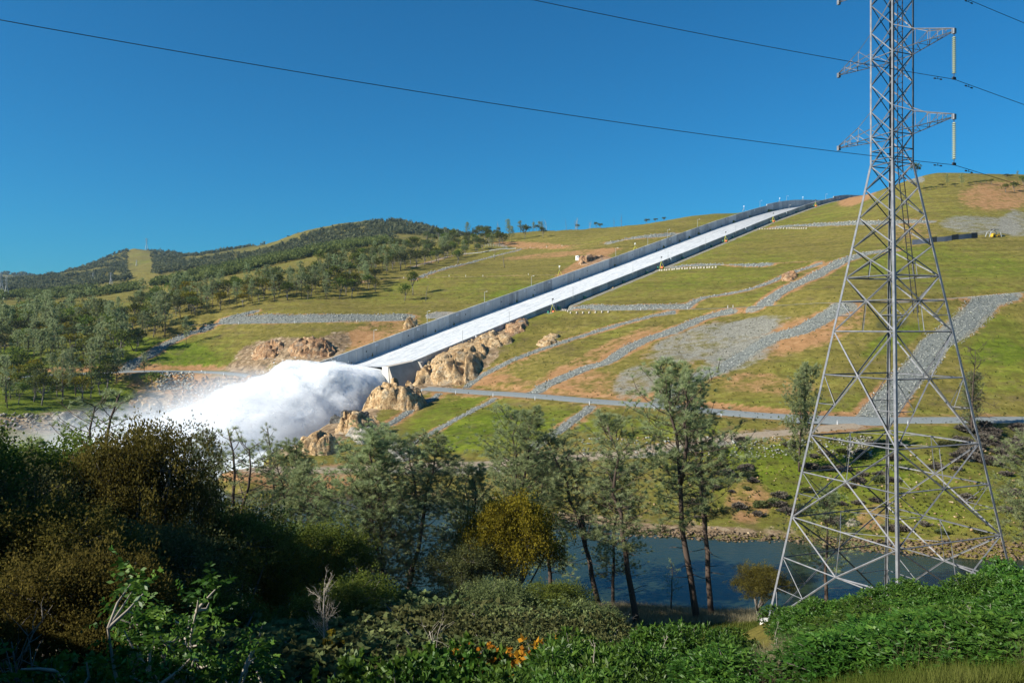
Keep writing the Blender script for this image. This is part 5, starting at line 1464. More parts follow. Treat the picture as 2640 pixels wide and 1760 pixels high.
def make_snag(seed, nb=26, bark=BARKG, spread=.2, base=.3, up=.5, sub=3, k=5, thin=1.0):
    """bare tree, unit height"""
    g = np.random.default_rng(seed); m = MB()
    zs = np.linspace(0, 1, 8); st = np.stack([.02 * np.cumsum(g.normal(size=8)) * zs, .02 * np.cumsum(g.normal(size=8)) * zs, zs], -1)
    m.tube(st, [.016 * (1 - .9 * q) + .001 for q in zs], k)
    for i in range(nb):
        q = base + (1 - base) * g.random(); p = np.array([np.interp(q, st[:, 2], st[:, j]) for j in range(3)])
        a = g.uniform(0, 6.28); ln = spread * (1.15 - q * .8) * g.uniform(.5, 1.2)
        d = unit(np.array([math.cos(a), math.sin(a), up + .3 * g.normal()])); pts = [p]
        for j in range(4): d = unit(d + .22 * g.normal(size=3) + [0, 0, .1]); pts.append(pts[-1] + d * ln / 4)
        m.tube(pts, [.006 * (1.1 - q) * thin, .0045 * thin, .003 * thin, .002 * thin, .001 * thin], 3, False)
        for _ in range(sub):
            j = g.integers(1, 4); e = pts[j] + unit(d + .8 * g.normal(size=3)) * ln * g.uniform(.2, .45)
            m.tube([pts[j], (pts[j] + e) / 2 + .01 * g.normal(size=3), e], [.0028 * thin, .0018 * thin, .0008 * thin], 3, False)
    return mbmesh(m, "branches", bark)

def put(name, parts, loc, sc, rz, label, cat, group=None, tilt=None, names=("trunk", "crown")):
    o = empty(name, loc, rz)
    o.scale = sc if hasattr(sc, '__len__') else (sc, sc, sc)
    if tilt: o.rotation_euler = (tilt[0], tilt[1], rz)
    for nme, me in zip(names, parts): link(nme, me, None, o)
    return tag(o, label, cat, group)
def stand(name, parts, px, top, Y, label, cat, group=None, rz=None, lean=None, wid=1.0, sink=.3, names=("trunk", "crown")):
    """a plant rooted at depth Y under photo column px whose tip reaches photo row `top`"""
    X = (px - 1320) / FPX * Y; z = float(H(X, Y)) - sink
    h = EYE - (top - HORIZON) / FPX * Y - z
    tl = None
    if lean is not None: tl = (0.0, math.atan(lean / FPX * Y / max(h, 1)))
    return put(name, parts, (X, Y, z), (h * wid, h * wid, h), 0.0 if tl else (rnd.uniform(0, 6.28) if rz is None else rz), label, cat, group, tl, names)

# prototypes -------------------------------------------------------------------
PINES = [make_pine(101, .05, .36, .27, 62, 9, .55), make_pine(102, .03, .36, .30, 60, 10, .0), make_pine(103, .06, .40, .26, 56, 9, .45), make_pine(104, .03, .20, .30, 84, 11, .7, nl=42), make_pine(105, .04, .14, .30, 90, 11, .5, nl=42)]
PINE_THIN = [make_pine(111, .03, .25, .24, 46, 5, .6, sparse=.7, nl=28), make_pine(112, .03, .3, .22, 44, 5, .0, sparse=.75, nl=28)]
OAKS = [make_oak(201, .40, .20, 380, 99), make_oak(202, .36, .16, 360, 99, mat=L_OAK), make_oak(203, .42, .18, 380, 99, mat=L_MID)]
OAK_BROWN = [make_oak(211, .40, .14, 480, 99, mat=L_BROWN, L=.0115, W=.004, lobes=14), make_oak(212, .38, .16, 420, 105, mat=L_BROWN, L=.0125, W=.0042)]
OAK_YEL = [make_oak(221, .36, .10, 480, 99, mat=L_YEL, L=.014, W=.005, lobes=15), make_oak(222, .40, .16, 380, 90, mat=L_YEL)]

# the river-bank pines ----------------------------------------------------------
G_ = "pines along the near river bank"
stand("pine_tree", PINES[0], 1798, 925, 110, "tallest thin pine by the river with a bent trunk, tip against the gravel slope", "pine", G_, lean=-80, wid=1.35)
stand("pine_tree", PINES[2], 1834, 968, 114, "slim straight-trunked pine close beside the tallest bent pine", "pine", G_, lean=-45, wid=1.21)
stand("pine_tree", PINES[1], 1642, 1062, 106, "broad open pine on the near bank with a dark bare lower trunk and level boughs", "pine", G_, lean=-95, wid=1.63)
stand("pine_tree", PINES[2], 1546, 1104, 121, "pine with a reddish leaning double trunk at the water edge", "pine", G_, lean=-110, wid=1.70)
stand("pine_tree", PINES[4], 1300, 1052, 116, "pale pointed pine rising behind the yellow oak", "pine", G_, wid=1.35, rz=1.0)
stand("pine_tree", PINES[3], 1040, 1130, 98, "bushy drooping pine with pale bare twigs under its crown", "pine", G_, wid=1.70, lean=40)
stand("pine_tree", PINES[4], 905, 1098, 96, "dense broad grey-green pine in front of the tan rocks", "pine", G_, wid=1.49, lean=40)
stand("pine_tree", PINES[3], 735, 1150, 104, "feathery pine with two tops in front of the white spray", "pine", G_, wid=1.28, rz=.3)
stand("pine_tree", PINE_THIN[0], 575, 1094, 88, "thin leaning pine with bare see-through crown against the spray", "pine", G_, lean=65, wid=1.42)
stand("pine_tree", PINE_THIN[1], 690, 1098, 108, "thin single-spired pine just right of the bare leaning pine", "pine", G_, wid=1.14, rz=2.0)
stand("pine_tree", PINES[3], 517, 1128, 98, "short spire pine right of the large brown oak", "pine", G_, wid=1.02, rz=.5)
stand("pine_tree", PINE_THIN[0], 240, 1010, 84, "sparse pine with bare arms rising above the oaks at the mist", "pine", G_, wid=1.49, rz=3.2)
stand("pine_tree", PINES[1], 2131, 1262, 112, "dim pine on the near shore seen through the lower pylon", "pine", G_, wid=1.56, rz=4.1)
stand("pine_tree", PINES[3], 1420, 1160, 130, "pale pine between the yellow oak and the red-trunked pine", "pine", G_, wid=1.56, rz=2.1)
stand("pine_tree", PINES[2], 2655, 1120, 100, "pine at the shore right of the pylon, cut by the picture edge", "pine", G_, wid=1.28, rz=5.1)
stand("young_pine", PINE_THIN[1], 1730, 1440, 118, "little bare young pine at the waterline between tall trunks", "pine", wid=1.42, rz=.4)
stand("pine_tree", PINES[4], 1180, 1196, 106, "dull green pine between the drooping pine and the pale pointed pine", "pine", G_, wid=1.25, rz=.9)
stand("pine_tree", PINES[3], 820, 1200, 100, "shaded pine between the feathery pine and the dense broad pine", "pine", G_, wid=1.2, rz=1.9)
stand("pine_tree", PINES[4], 985, 1215, 92, "low bushy pine between the dense broad pine and the drooping pine", "pine", G_, wid=1.3, rz=2.9)
stand("pine_tree", PINES[3], 1580, 1190, 124, "wispy pine between the broad open pine and the red-trunked pine", "pine", G_, wid=1.25, rz=3.9)
stand("pine_tree", PINES[4], 640, 1290, 98, "short full pine under the feathery pine with two tops", "pine", G_, wid=1.2, rz=4.4)
stand("pine_tree", PINES[3], 110, 1150, 72, "dusky pine among the leftmost olive oaks", "pine", G_, wid=1.2, rz=1.4)
# far-bank pines
PINE_FAR = make_pine(121, .04, .10, .30, 90, 11, .4, nl=26, L=.022, W=.0018)
for px, base, top, P_, lab in ((2060, 1215, 937, PINE_FAR, "dense dark pine on the far bank left of the pylon"), (2140, 1345, 1262, PINES[3], "small pine low on the far bank behind the pylon")):
    h0 = hit(px, base); stand("pine_tree", P_, px, top, h0.y, lab, "pine", rz=1.3, wid=.85)
h0 = hit(2505, 1120); stand("dead_pine", (make_snag(31, 40, BARK, .5, .12, .15, 4),), 2505, 900, h0.y, "dark half-dead tree with tangled branches beside the track right of the pylon", "dead tree", names=("branches",), wid=.8)
stand("pine_tree", PINE_FAR, 2500, 960, h0.y + 3, "thin grey pine growing through the half-dead tree", "pine", wid=1.1, rz=2.2)

# the dark oak wood at lower left ----------------------------------------------------
G2 = "oaks of the dark wood on the near bank"
stand("oak_tree", OAK_BROWN[0], 350, 1096, 66, "large rounded brown-tinged oak whose crown overlaps the mist", "oak", G2, wid=.60, rz=.2)
stand("oak_tree", OAKS[0], 60, 1128, 70, "olive oak top, leftmost of the wood", "oak", G2, wid=1.0)
stand("oak_tree", OAKS[1], 185, 1165, 74, "olive green oak between the leftmost oak and the sparse pine", "oak", G2, wid=1.0)
stand("oak_tree", OAK_BROWN[1], 90, 1310, 48, "dull brown oak below the leftmost treetops", "oak", G2, wid=1.0)
stand("oak_tree", OAKS[2], 300, 1370, 52, "dark oak in the shaded middle of the wood", "oak", G2, wid=1.1)
stand("oak_tree", OAK_BROWN[1], 590, 1330, 70, "shaded brown oak under the thin leaning pine", "oak", G2, wid=1.1)
stand("oak_tree", OAKS[0], 660, 1360, 82, "mid green oak under the thin leaning pine", "oak", G2, wid=1.0)
stand("oak_tree", OAK_YEL[1], 735, 1398, 78, "yellow-green oak lit among dark trees", "oak", G2, wid=.9)
stand("oak_tree", OAKS[1], 840, 1350, 84, "dark grey-green oak behind the yellow-green one", "oak", G2, wid=1.0)
stand("oak_tree", OAK_YEL[0], 1322, 1262, 96, "bright mustard yellow oak standing at the river edge", "oak", G2, wid=.80)
stand("oak_tree", OAKS[2], 1215, 1400, 92, "dark oak in the shadow left of the mustard oak", "oak", G2, wid=1.0)
stand("oak_tree", OAKS[1], 480, 1480, 58, "dark oak deep in the wood below the spire pine", "oak", G2, wid=1.2)
stand("oak_tree", OAKS[0], 880, 1490, 66, "dark oak low in the wood under the dense grey-green pine", "oak", G2, wid=1.2)
stand("oak_tree", OAKS[2], 1120, 1530, 74, "olive oak low in the wood under the drooping pine", "oak", G2, wid=1.2)
stand("oak_tree", OAK_BROWN[1], 215, 1435, 33, "drooping pale brown oak standing out against black shade", "oak", G2, wid=.85)
stand("oak_tree", OAKS[2], -130, 1200, 55, "oak partly outside the left picture edge", "oak", G2, wid=1.0)
stand("oak_tree", OAK_BROWN[1], 1965, 1462, 100, "small brown-leaved oak by the left pylon foot", "oak", wid=1.15)
for i, (px, top, Y, P_) in enumerate(((1290, 1510, 70, OAKS[2]), (1400, 1540, 72, OAKS[1]), (1500, 1555, 78, OAKS[2]), (1210, 1580, 66, OAKS[0]), (1340, 1600, 62, OAK_YEL[1]), (1560, 1600, 84, OAKS[0]), (1700, 1630, 84, OAKS[2]), (1440, 1500, 88, OAKS[0]))):
    stand("scrub_oak", P_, px, top, Y, "low rounded scrub oak in the lit thicket below the mustard oak", "scrub oak", "scrub oaks in the thicket", wid=1.25)

for px, top, Y in ((-260, 1080, 62), (-420, 930, 48), (-600, 930, 36), (-700, 850, 55), (-900, 860, 44), (-1000, 980, 30)):  # unseen oaks, added to throw shade over the lower part of the wood
    stand("oak_tree", OAKS[0], px, top, Y, "unseen oak added outside the left picture edge to shade the wood", "oak", "unseen shade oaks added outside the left picture edge", wid=1.0)
# ------------------------------------------------------------------ lighter tree models for the hillside across the river
def lo(seed, **k): return make_oak(seed, nterm=90, nl=9, L=.062, W=.022, clump=.05, lobes=7, k=5, **k)
FOAK = [lo(301, w=.42, base=.22), lo(302, w=.36, base=.26), lo(303, w=.46, base=.2, mat=L_MID), lo(304, w=.40, base=.24, mat=L_YEL)]
FPINE = [make_pine(311, .05, .28, .34, 34, 5, .5, nl=9, L=.045, W=.0055, k=5), make_pine(312, .03, .22, .32, 38, 5, 0, nl=9, L=.045, W=.0055, k=5), make_pine(313, .07, .34, .36, 34, 5, .4, nl=9, L=.045, W=.0055, k=5)]
FSNAG = [make_snag(321, 16, BARKG, .16, .35, .5, 2, 4), make_snag(322, 14, BARKG, .13, .4, .6, 2, 4), make_snag(323, 22, BARKP, .22, .3, .5, 2, 4)]
KINDS_ = {
    'oak': (FOAK[:2], "oak_tree", "rounded green oak", "oak"), 'grey': (FOAK[2:3], "oak_tree", "dull grey-green oak", "oak"), 'yel': (FOAK[3:], "oak_tree", "yellowish spring oak", "oak"),
    'pine': (FPINE, "pine_tree", "grey-green foothill pine", "pine"), 'snag': (FSNAG, "dead_tree", "bare burnt tree", "dead tree")}
def at_px(kind, px, py, hgt, where, group, ymin=300, wid=None, lean=None):
    h0 = hit(px, py, ymin)
    s_, t_ = sp_st(h0.x, h0.y)
    if -4 < t_ < SW + 5 and s_ > -20: return None
    prot, name, lab, cat = KINDS_[kind]; P_ = rnd.choice(prot)
    P_ = P_ if isinstance(P_, tuple) else (P_,)
    w = wid or rnd.uniform(.85, 1.2)
    return put(name, P_, (h0.x, h0.y, h0.z - .15), (hgt * w, hgt * w, hgt), rnd.uniform(0, 6.28), f"{lab} {where}", cat, group, (rnd.uniform(-.04, .04), rnd.uniform(-.05, .05)) if lean is None else (0, lean),
               ("branches",) if kind == 'snag' else ("trunk", "crown"))
def region(poly, n, kinds, hs, where, group, mind=9.0, ymin=300):
    """scatter trees over a photo polygon, kept apart on the ground"""
    xs = [p[0] for p in poly]; ys_ = [p[1] for p in poly]; done = []; tries = 0
    def inside(x, y):
        c = False; j = len(poly) - 1
        for i in range(len(poly)):
            xi, yi = poly[i]; xj, yj = poly[j]
            if (yi > y) != (yj > y) and x < (xj - xi) * (y - yi) / (yj - yi) + xi: c = not c
            j = i
        return c
    while len(done) < n and tries < n * 30:
        tries += 1
        x, y = rnd.uniform(min(xs), max(xs)), rnd.uniform(min(ys_), max(ys_))
        if not inside(x, y): continue
        h0 = hit(x, y, ymin)
        if any((h0.x - a) ** 2 + (h0.y - c) ** 2 < mind ** 2 for a, c in done): continue
        k = rnd.choices([k for k, _ in kinds], [w for _, w in kinds])[0]
        if at_px(k, x, y, rnd.uniform(*hs[k] if isinstance(hs, dict) else hs), where, group, ymin): done.append((h0.x, h0.y))
HT = {'oak': (9, 15), 'grey': (9, 14), 'yel': (8, 13), 'pine': (14, 24), 'snag': (9, 15)}
W1, GA = "on the meadow left of the spray", "trees on the meadow by the pool"
region([(-60, 975), (-60, 1058), (110, 1052), (250, 1035), (300, 1000), (330, 975)], 44, [('oak', 3), ('pine', 1.6), ('yel', 1.2), ('grey', 1)], HT, W1, GA, 7.5)
W2, GB = "in the wood above the left gravel road", "trees of the left wood"
region([(-60, 830), (-60, 955), (180, 950), (300, 940), (390, 880), (450, 838), (330, 815), (120, 818)], 150, [('oak', 4), ('pine', 3), ('yel', 1.5), ('grey', 2)], HT, W2, GB, 7)
W3, GC = "in the tree belt crossing the left hillside", "trees of the hillside belt"
region([(330, 800), (480, 822), (640, 790), (760, 775), (900, 770), (985, 750), (960, 722), (860, 705), (700, 735), (560, 755), (420, 775)], 135, [('oak', 3), ('pine', 3), ('grey', 3), ('yel', 1), ('snag', .8)], {**HT, 'pine': (13, 20), 'oak': (9, 14)}, W3, GC, 7.5)
W4, GD = "in the wood below the rounded hill", "trees below the rounded hill"
region([(980, 715), (1080, 690), (1180, 668), (1290, 640), (1330, 618), (1240, 612), (1120, 622), (960, 665), (820, 690)], 125, [('oak', 4), ('pine', 2.4), ('grey', 3), ('snag', 1)], {**HT, 'pine': (12, 18)}, W4, GD, 8)
# individual trees that stand clear
one = lambda k, px, py, h, lab, **kw: tag(at_px(k, px, py, h, "", None, **kw), lab)
one('pine', 480, 886, 15.5, "lone pine beside the rock-lined drain casting a long shadow on grass")
one('pine', 345, 905, 29, "tall leaning dark-limbed pine at the edge of the left wood", lean=-.42, wid=.9)
one('pine', 425, 868, 26, "large dense grey pine nearest the left drain", wid=1.25)
one('pine', 400, 862, 22, "grey pine leaning over beside the large dense pine", wid=1.1)
one('pine', 257, 952, 24, "dark dense pine above the red cut of the left gravel road", wid=1.2)
one('pine', 300, 985, 17, "grey pine at the left gravel road where the drain ends", wid=1.1)
one('pine', 372, 975, 13, "small brownish pine just below the left gravel road")
one('oak', 395, 1006, 9, "green thicket oak under the left gravel road beside grey stones", wid=1.4)
one('oak', 1065, 760, 15, "dark green upright oak alone on the slope by a bare tree", wid=.8)
one('oak', 1043, 776, 11, "smaller green oak left of the dark upright one", wid=.95)
one('snag', 1098, 778, 11, "bare grey tree beside the dark upright oak", wid=1.5)
one('oak', 1180, 682, 12, "round oak with a sharp shadow beside the upper drain", wid=1.15)
one('snag', 1300, 690, 11, "spreading leafless tree on the open upper slope", wid=2.0)
one('snag', 1275, 668, 9, "thin leafless tree above the spreading leafless tree", wid=1.8)
one('oak', 1352, 616, 15, "dark green oak below the ridge left of the spillway", wid=.85)
one('oak', 1400, 614, 11, "small round oak with shadow below the ridge", wid=.95)
one('pine', 1312, 602, 17, "tall pine on the ridge left of the spillway top", wid=1.15)
one('pine', 1342, 600, 14, "second tall pine on the ridge, beside the tall pine", wid=1.1)
one('pine', 1205, 600, 16, "spired pine on the ridge at the edge of the wood", wid=1.1)
one('snag', 1250, 640, 15, "dark burnt trunk by the fenced yard", wid=.5)
W5 = "on the ridge line left of the spillway"
for i in range(34):
    px = rnd.uniform(1210, 1625); py = np.interp(px, [1200, 1400, 1500, 1625], [601, 594, 592, 582]) + rnd.uniform(-1, 3)
    k = rnd.choice(['snag', 'snag', 'grey', 'grey', 'pine'])
    at_px(k, px, py, {'snag': rnd.uniform(7, 15), 'grey': rnd.uniform(5, 9), 'pine': rnd.uniform(8, 12)}[k], W5, "trees on the ridge line")
for px, h in ((1668, 5), (1690, 4), (1712, 4)): at_px('grey', px, np.interp(px, [1600, 1714], [583, 566]), h, W5, "trees on the ridge line", wid=1.6)
W6 = "near the crest of the right-hand hill"
for px, py, h, k, lab in ((2360, 452, 13, 'oak', "single leafy tree on the right-hand skyline beside the pylon"), (2442, 479, 10, 'pine', "first pointed pine near the right crest"), (2480, 481, 11, 'pine', "second pointed pine near the right crest, beside brush"),
                      (2382, 492, 5, 'pine', "little pine left of the brush row near the right crest"), (2556, 477, 5, 'oak', "small dark tree at the end of the brush row"), (2592, 496, 7, 'oak', "dark round tree, left of a pair on the right hill"), (2616, 494, 8, 'oak', "dark round tree, right of a pair on the right hill"),
                      (2622, 458, 6, 'pine', "small pine on the far right crest"), (2640, 478, 8, 'oak', "dark round tree at the right edge near the crest")):
    one(k, px, py, h, lab, wid=1.1 if k == 'oak' else .9)
for px, py in ((2385, 492), (2400, 490), (2415, 487), (2428, 484), (2462, 482), (2500, 477), (2515, 475), (2530, 474), (2542, 473), (2595, 458), (2605, 459), (2632, 460)):
    at_px('grey', px, py, rnd.uniform(2.2, 3.6), "low brush in the row near the right crest", "brush row near the right crest", wid=2.2)

# scrub on the far river bank
SHRUB = [make_bush(401, 150, 6, .5, .09, 1.4, 1.2, L_GREY, .1, 4), make_bush(402, 150, 6, .5, .09, 1.4, 1.3, L_MID, .1, 4)]
for i in range(95):
    px = rnd.choice([rnd.uniform(1760, 2330), rnd.uniform(1760, 2330), rnd.uniform(2380, 2660)]); py = rnd.uniform(1130, 1385)
    h0 = hit(px, py)
    if h0.y > 232 or h0.z < 1.0: continue
    k = 0 if rnd.random() < .6 else 1
    sc = rnd.uniform(.5, 1.25)
    put("bank_shrub", SHRUB[k], (h0.x, h0.y, h0.z - .1), (sc * 1.2, sc * 1.2, sc * .8), rnd.uniform(0, 6), ("greyish leafless shrub on the far river bank", "green leafy shrub on the far river bank")[k], "shrub", ("grey shrubs on the far river bank", "green shrubs on the far river bank")[k], None, ("stems", "leaves"))
for i in range(26):
    px, py = rnd.uniform(2470, 2640), rnd.uniform(1100, 1200); h0 = hit(px, py)
    put("bank_shrub", SHRUB[0], (h0.x, h0.y, h0.z - .1), (1.7, 1.7, 1.2), rnd.uniform(0, 6), "brown dry shrub in the thicket under the half-dead tree", "shrub", "brown thicket right of the pylon", None, ("stems", "leaves"))

# ------------------------------------------------------------------ the wooded hills far behind, one mass
L_WOOD = leaf_mat("wood_leaves", (0.036, 0.046, 0.014), (0.105, 0.118, 0.034), (0.190, 0.200, 0.062), .35, .1)
L_HILL = leaf_mat("hill_leaves", (0.042, 0.050, 0.026), (0.112, 0.124, 0.062), (0.190, 0.200, 0.108), .35, .1)
def mass(name, pts, hgt, per, lsz, mat, label):
    """many small trees as one mesh: each a ragged clump of leaf faces"""
    g = np.random.default_rng(len(pts)); n = len(pts)
    P = np.repeat(pts, per, 0); hh = np.repeat(hgt, per)
    v = unit(g.normal(size=P.shape)); v[:, 2] = np.abs(v[:, 2]) * .9 + .05
    r = (.55 + .5 * g.random(len(P)))[:, None]
    sx = np.repeat(.30 + .25 * g.random(n), per)
    C_ = P + v * r * np.stack([hh * sx, hh * sx, hh * .62], -1) + np.stack([0 * hh, 0 * hh, hh * .30], -1)
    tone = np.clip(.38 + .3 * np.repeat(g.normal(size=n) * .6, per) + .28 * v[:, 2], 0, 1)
    return tag(link(name, leaves(name, C_, v, 1, lsz * 1.15, lsz * .46, .9, mat, g, 'needle', tone)), label, "woodland", kind='stuff')
def hill_points(n, y0, y1, cond):
    out = []
    u = rng.uniform(US[30], (1240 - 1320) / FPX, n); Y = np.exp(rng.uniform(math.log(y0), math.log(y1), n))
    x = u * Y; z = H(x, Y); px = 1320 + u * FPX; py = HORIZON + (EYE - z) / Y * FPX
    d = fbm(x / 130 + 9, Y / 130, oct=3)
    ok = cond(px, py, x, Y, d) & (px > -150)
    return np.stack([x, Y, z - .3], -1)[ok]
def grassy(px, py): return ((px - 362 - (py - 690) * .12) / 34) ** 2 + ((py - 690) / 62) ** 2 < 1
strip = lambda px, py: (np.abs(py - np.interp(px, [180, 240, 330, 440, 560, 700, 860], [806, 786, 765, 748, 735, 695, 672])) < np.interp(px, [180, 300, 560, 860], [9, 10, 7, 9])) & (px > 180) & (px < 880)
A_ = hill_points(26000, 620, 1250, lambda px, py, x, Y, d: (d > -.12) & ~strip(px, py) & ~grassy(px, py) & (px < 1000) & (Y > np.interp(px, [-100, 300, 600, 800, 1000], [620, 720, 800, 860, 950])))
A_ = A_[rng.permutation(len(A_))[:3200]]
mass("woodland", A_, rng.uniform(6, 12, len(A_)), 40, 1.8, L_WOOD, "green oak woodland covering the middle hills at left")
B_ = hill_points(40000, 1250, 2750, lambda px, py, x, Y, d: (d > -.05 - .35 * (Y > 2000)) & ~grassy(px, py) & ~strip(px, py))
B_ = B_[rng.permutation(len(B_))[:6000]]
mass("woodland", B_, rng.uniform(6, 13, len(B_)), 26, 3.2, L_HILL, "grey-green woodland on the rounded hill and far ridge")
D_ = hill_points(9000, 2800, 4300, lambda px, py, x, Y, d: (px < 420))
D_ = D_[rng.permutation(len(D_))[:1400]]
mass("woodland", D_, rng.uniform(10, 16, len(D_)), 22, 6.0, L_HILL, "distant bluish forest on the farthest hill")

# wiry dark tufts dotted over the grass slopes
def tufts(n, px0, px1, py0, py1, label):
    P = []
    for _ in range(n):
        h0 = hit(rnd.uniform(px0, px1), rnd.uniform(py0, py1)); s_, t_ = sp_st(h0.x, h0.y)
        if -2 < t_ < SW + 8 and s_ > -20: continue
        if h0.z > 1.2: P.append(tuple(h0))
    P = np.array(P); g = np.random.default_rng(n)
    return tag(link("grass_tufts", leaves("grass_tufts", P, np.tile([[0, 0, 1.0]], (len(P), 1)), 6, .5, .10, .8, L_WOOD, g, 'leaf', np.clip(.35 + .3 * g.normal(size=len(P)), 0, 1))), label, "grass", kind='stuff')
tufts(2200, 1150, 2660, 560, 1130, "small dark tufts on the slope right of the spillway")
tufts(1100, 420, 1500, 640, 940, "small dark tufts on the slope left of the spillway")
tufts(1300, 1700, 2660, 1120, 1390, "weedy tufts on the far river bank")
# ------------------------------------------------------------------ green bushes and grass right in front of the viewpoint
ELD = [make_bush(501, 1500, 8, .17, .026, 1.9, 2.3, L_ELDER), make_bush(502, 1350, 8, .17, .026, 1.7, 2.6, L_ELDER), make_bush(503, 1200, 8, .16, .026, 1.6, 1.9, L_ELDER)]
GE = "green elder bushes on the slope in front of the pylon"
def near_bush(px, top, Y, P_, label, group=None, wid=1.0, name="elder_bush", cat="bush", h_unit=2.5):
    X = (px - 1320) / FPX * Y; z = float(H(X, Y)) - .15
    h = max(.8, EYE - (top - HORIZON) / FPX * Y - z)
    s = h / h_unit
    return put(name, P_, (X, Y, z), (max(s, .75) * wid, max(s, .75) * wid, s), rnd.uniform(0, 6.28), label, cat, group, None, ("stems", "leaves"))
row = [(2050, 1560, 36), (2120, 1545, 34), (2200, 1512, 33), (2290, 1508, 31), (2370, 1505, 32), (2450, 1490, 31), (2530, 1470, 32), (2610, 1458, 33), (2680, 1450, 30)]
for i, (px, top, Y) in enumerate(row): near_bush(px, top, Y, ELD[i % 3], "tall green elder bush hiding the pylon feet", GE, 1.15)
mid = [(2090, 1590, 25), (2180, 1575, 24), (2270, 1560, 23), (2360, 1560, 23.5), (2450, 1545, 22), (2540, 1540, 23), (2630, 1540, 22), (2220, 1620, 19), (2330, 1625, 18), (2440, 1630, 17.5), (2560, 1610, 17), (2650, 1600, 17), (2160, 1660, 16), (2280, 1680, 15), (2390, 1690, 14.5), (2500, 1690, 14), (2610, 1670, 14)]
for i, (px, top, Y) in enumerate(mid): near_bush(px, top, Y, ELD[(i + 1) % 3], "green elder bush with drooping narrow leaves below the pylon feet", GE, 1.1)
left = [(1880, 1588, 30), (1800, 1600, 29), (1720, 1625, 27), (1640, 1640, 26), (1560, 1640, 26), (1480, 1668, 24), (1830, 1660, 22), (1740, 1680, 21), (1640, 1690, 20), (1540, 1690, 20), (1440, 1720, 19), (1900, 1680, 20), (1700, 1730, 16.5), (1580, 1735, 16.5), (1480, 1740, 17), (1850, 1735, 15.5)]
for i, (px, top, Y) in enumerate(left): near_bush(px, top, Y, ELD[(i + 2) % 3], "low green bush in the mound left of the pylon foot", "low green bushes left of the pylon foot", 1.05)
lowb = [(1960, 1700, 13), (2200, 1660, 13), (2290, 1650, 12.6), (2380, 1640, 12.8), (2470, 1640, 12.4), (2560, 1630, 12.6), (2640, 1625, 12.2), (2240, 1690, 11.5), (2350, 1690, 11.2), (2460, 1690, 11), (2570, 1680, 11), (2660, 1670, 11), (2160, 1700, 12)]
for i, (px, top, Y) in enumerate(lowb): near_bush(px, top, Y, ELD[i % 3], "low spreading green elder growth at the foot of the tall elders", GE, 1.0)
RND_ = [make_bush(511, 1700, 8, .10, .034, 1.6, 1.9, L_ELDER, .15, 9)]
for px, top, Y, w in ((985, 1700, 27, 1.0), (1065, 1722, 25, .9), (1130, 1706, 28, 1.0), (1180, 1730, 26, .8)): near_bush(px, top, Y, RND_[0], "rounded bright green shrub at the edge of the black shade", "rounded bright green shrubs", w, "shrub", "shrub", 1.9)
near_bush(170, 1720, 24, RND_[0], "low green shrub under the drooping brown oak", None, 1.0, "shrub", "shrub", 1.9)
near_bush(40, 1735, 26, RND_[0], "dim green shrub beside bare dark twigs", None, 1.1, "shrub", "shrub", 1.9)
OR_ = make_bush(521, 2200, 7, .035, .015, .9, 1.0, L_ORANGE, .2, 5)
near_bush(1265, 1682, 30, OR_, "small orange-leaved shrub among green and straw brush", None, 1.0, "orange_shrub", "shrub", 1.0)
near_bush(1350, 1700, 28, make_bush(522, 260, 6, .05, .02, .7, .8, L_ORANGE, .2, 4), "sparse reddish shrub right of the orange one", None, 1.0, "orange_shrub", "shrub", .8)
MIDB = [make_bush(531, 2600, 8, .065, .024, 1.9, 2.0, L_MID, .1, 8)]
for i, (px, top, Y) in enumerate(((1215, 1640, 44), (1290, 1620, 46), (1360, 1640, 42), (1430, 1600, 50), (1490, 1630, 44), (1240, 1700, 34), (1320, 1690, 34), (1410, 1680, 33))):
    near_bush(px, top, Y, MIDB[0], "olive brush between the black shade and the green mound", "olive brush in the thicket", 1.2, "brush", "brush", 2.0)
# young tree with pale branches at lower left
def make_ailanthus(seed):
    g = np.random.default_rng(seed); m = MB(); TP, TD, TT_ = [], [], []
    for i in range(16):
        a = g.uniform(0, 6.28); tl = g.uniform(.15, .42); L = g.uniform(.7, 1.0)
        d = unit(np.array([math.cos(a) * tl, math.sin(a) * tl, 1.0])); pts = [np.array([0, 0, 0.])]
        for j in range(7): d = unit(d + .12 * g.normal(size=3) + [0, 0, .03]); pts.append(pts[-1] + d * L / 7)
        m.tube(pts, [.020 * (1 - .11 * j) for j in range(8)], 5, False)
        for _ in range(9):
            j = g.integers(2, 8); b0 = pts[j]; e = b0 + unit(d + .9 * g.normal(size=3) + [0, 0, .3]) * g.uniform(.06, .2)
            m.tube([b0, (b0 + e) / 2 + .01 * g.normal(size=3), e], [.008, .006, .003], 4, False)
            for _ in range(5):
                TP.append(e + .03 * g.normal(size=3)); TD.append(unit(g.normal(size=3) + [0, 0, .4])); TT_.append(.5 + .2 * g.normal())
    P = np.array(TP); D = np.array(TD)
    # pinnate leaves: rows of leaflets along a drooping rachis
    PP, DD, T2 = [], [], []
    for p, d, t in zip(P, D, TT_):
        for q in np.linspace(.02, .13, 7):
            c = p + d * q - np.array([0, 0, q * q * 2.2]); PP += [c, c]; s = unit(np.cross(d, [0, 0, 1.0])); DD += [s + d * .4 - [0, 0, .3], -s + d * .4 - [0, 0, .3]]; T2 += [t, t]
    return mbmesh(m, "branches", BARKP), leaves("leaves", np.array(PP), unit(np.array(DD)), 1, .030, .0068, .25, L_ELDER, g, 'leaf', np.clip(np.array(T2) + .1, 0, 1))
AI = make_ailanthus(61)
X, Y = (445 - 1320) / FPX * 23, 23.0
z = float(H(X, Y)) - .2; h = EYE - (1525 - HORIZON) / FPX * Y - z
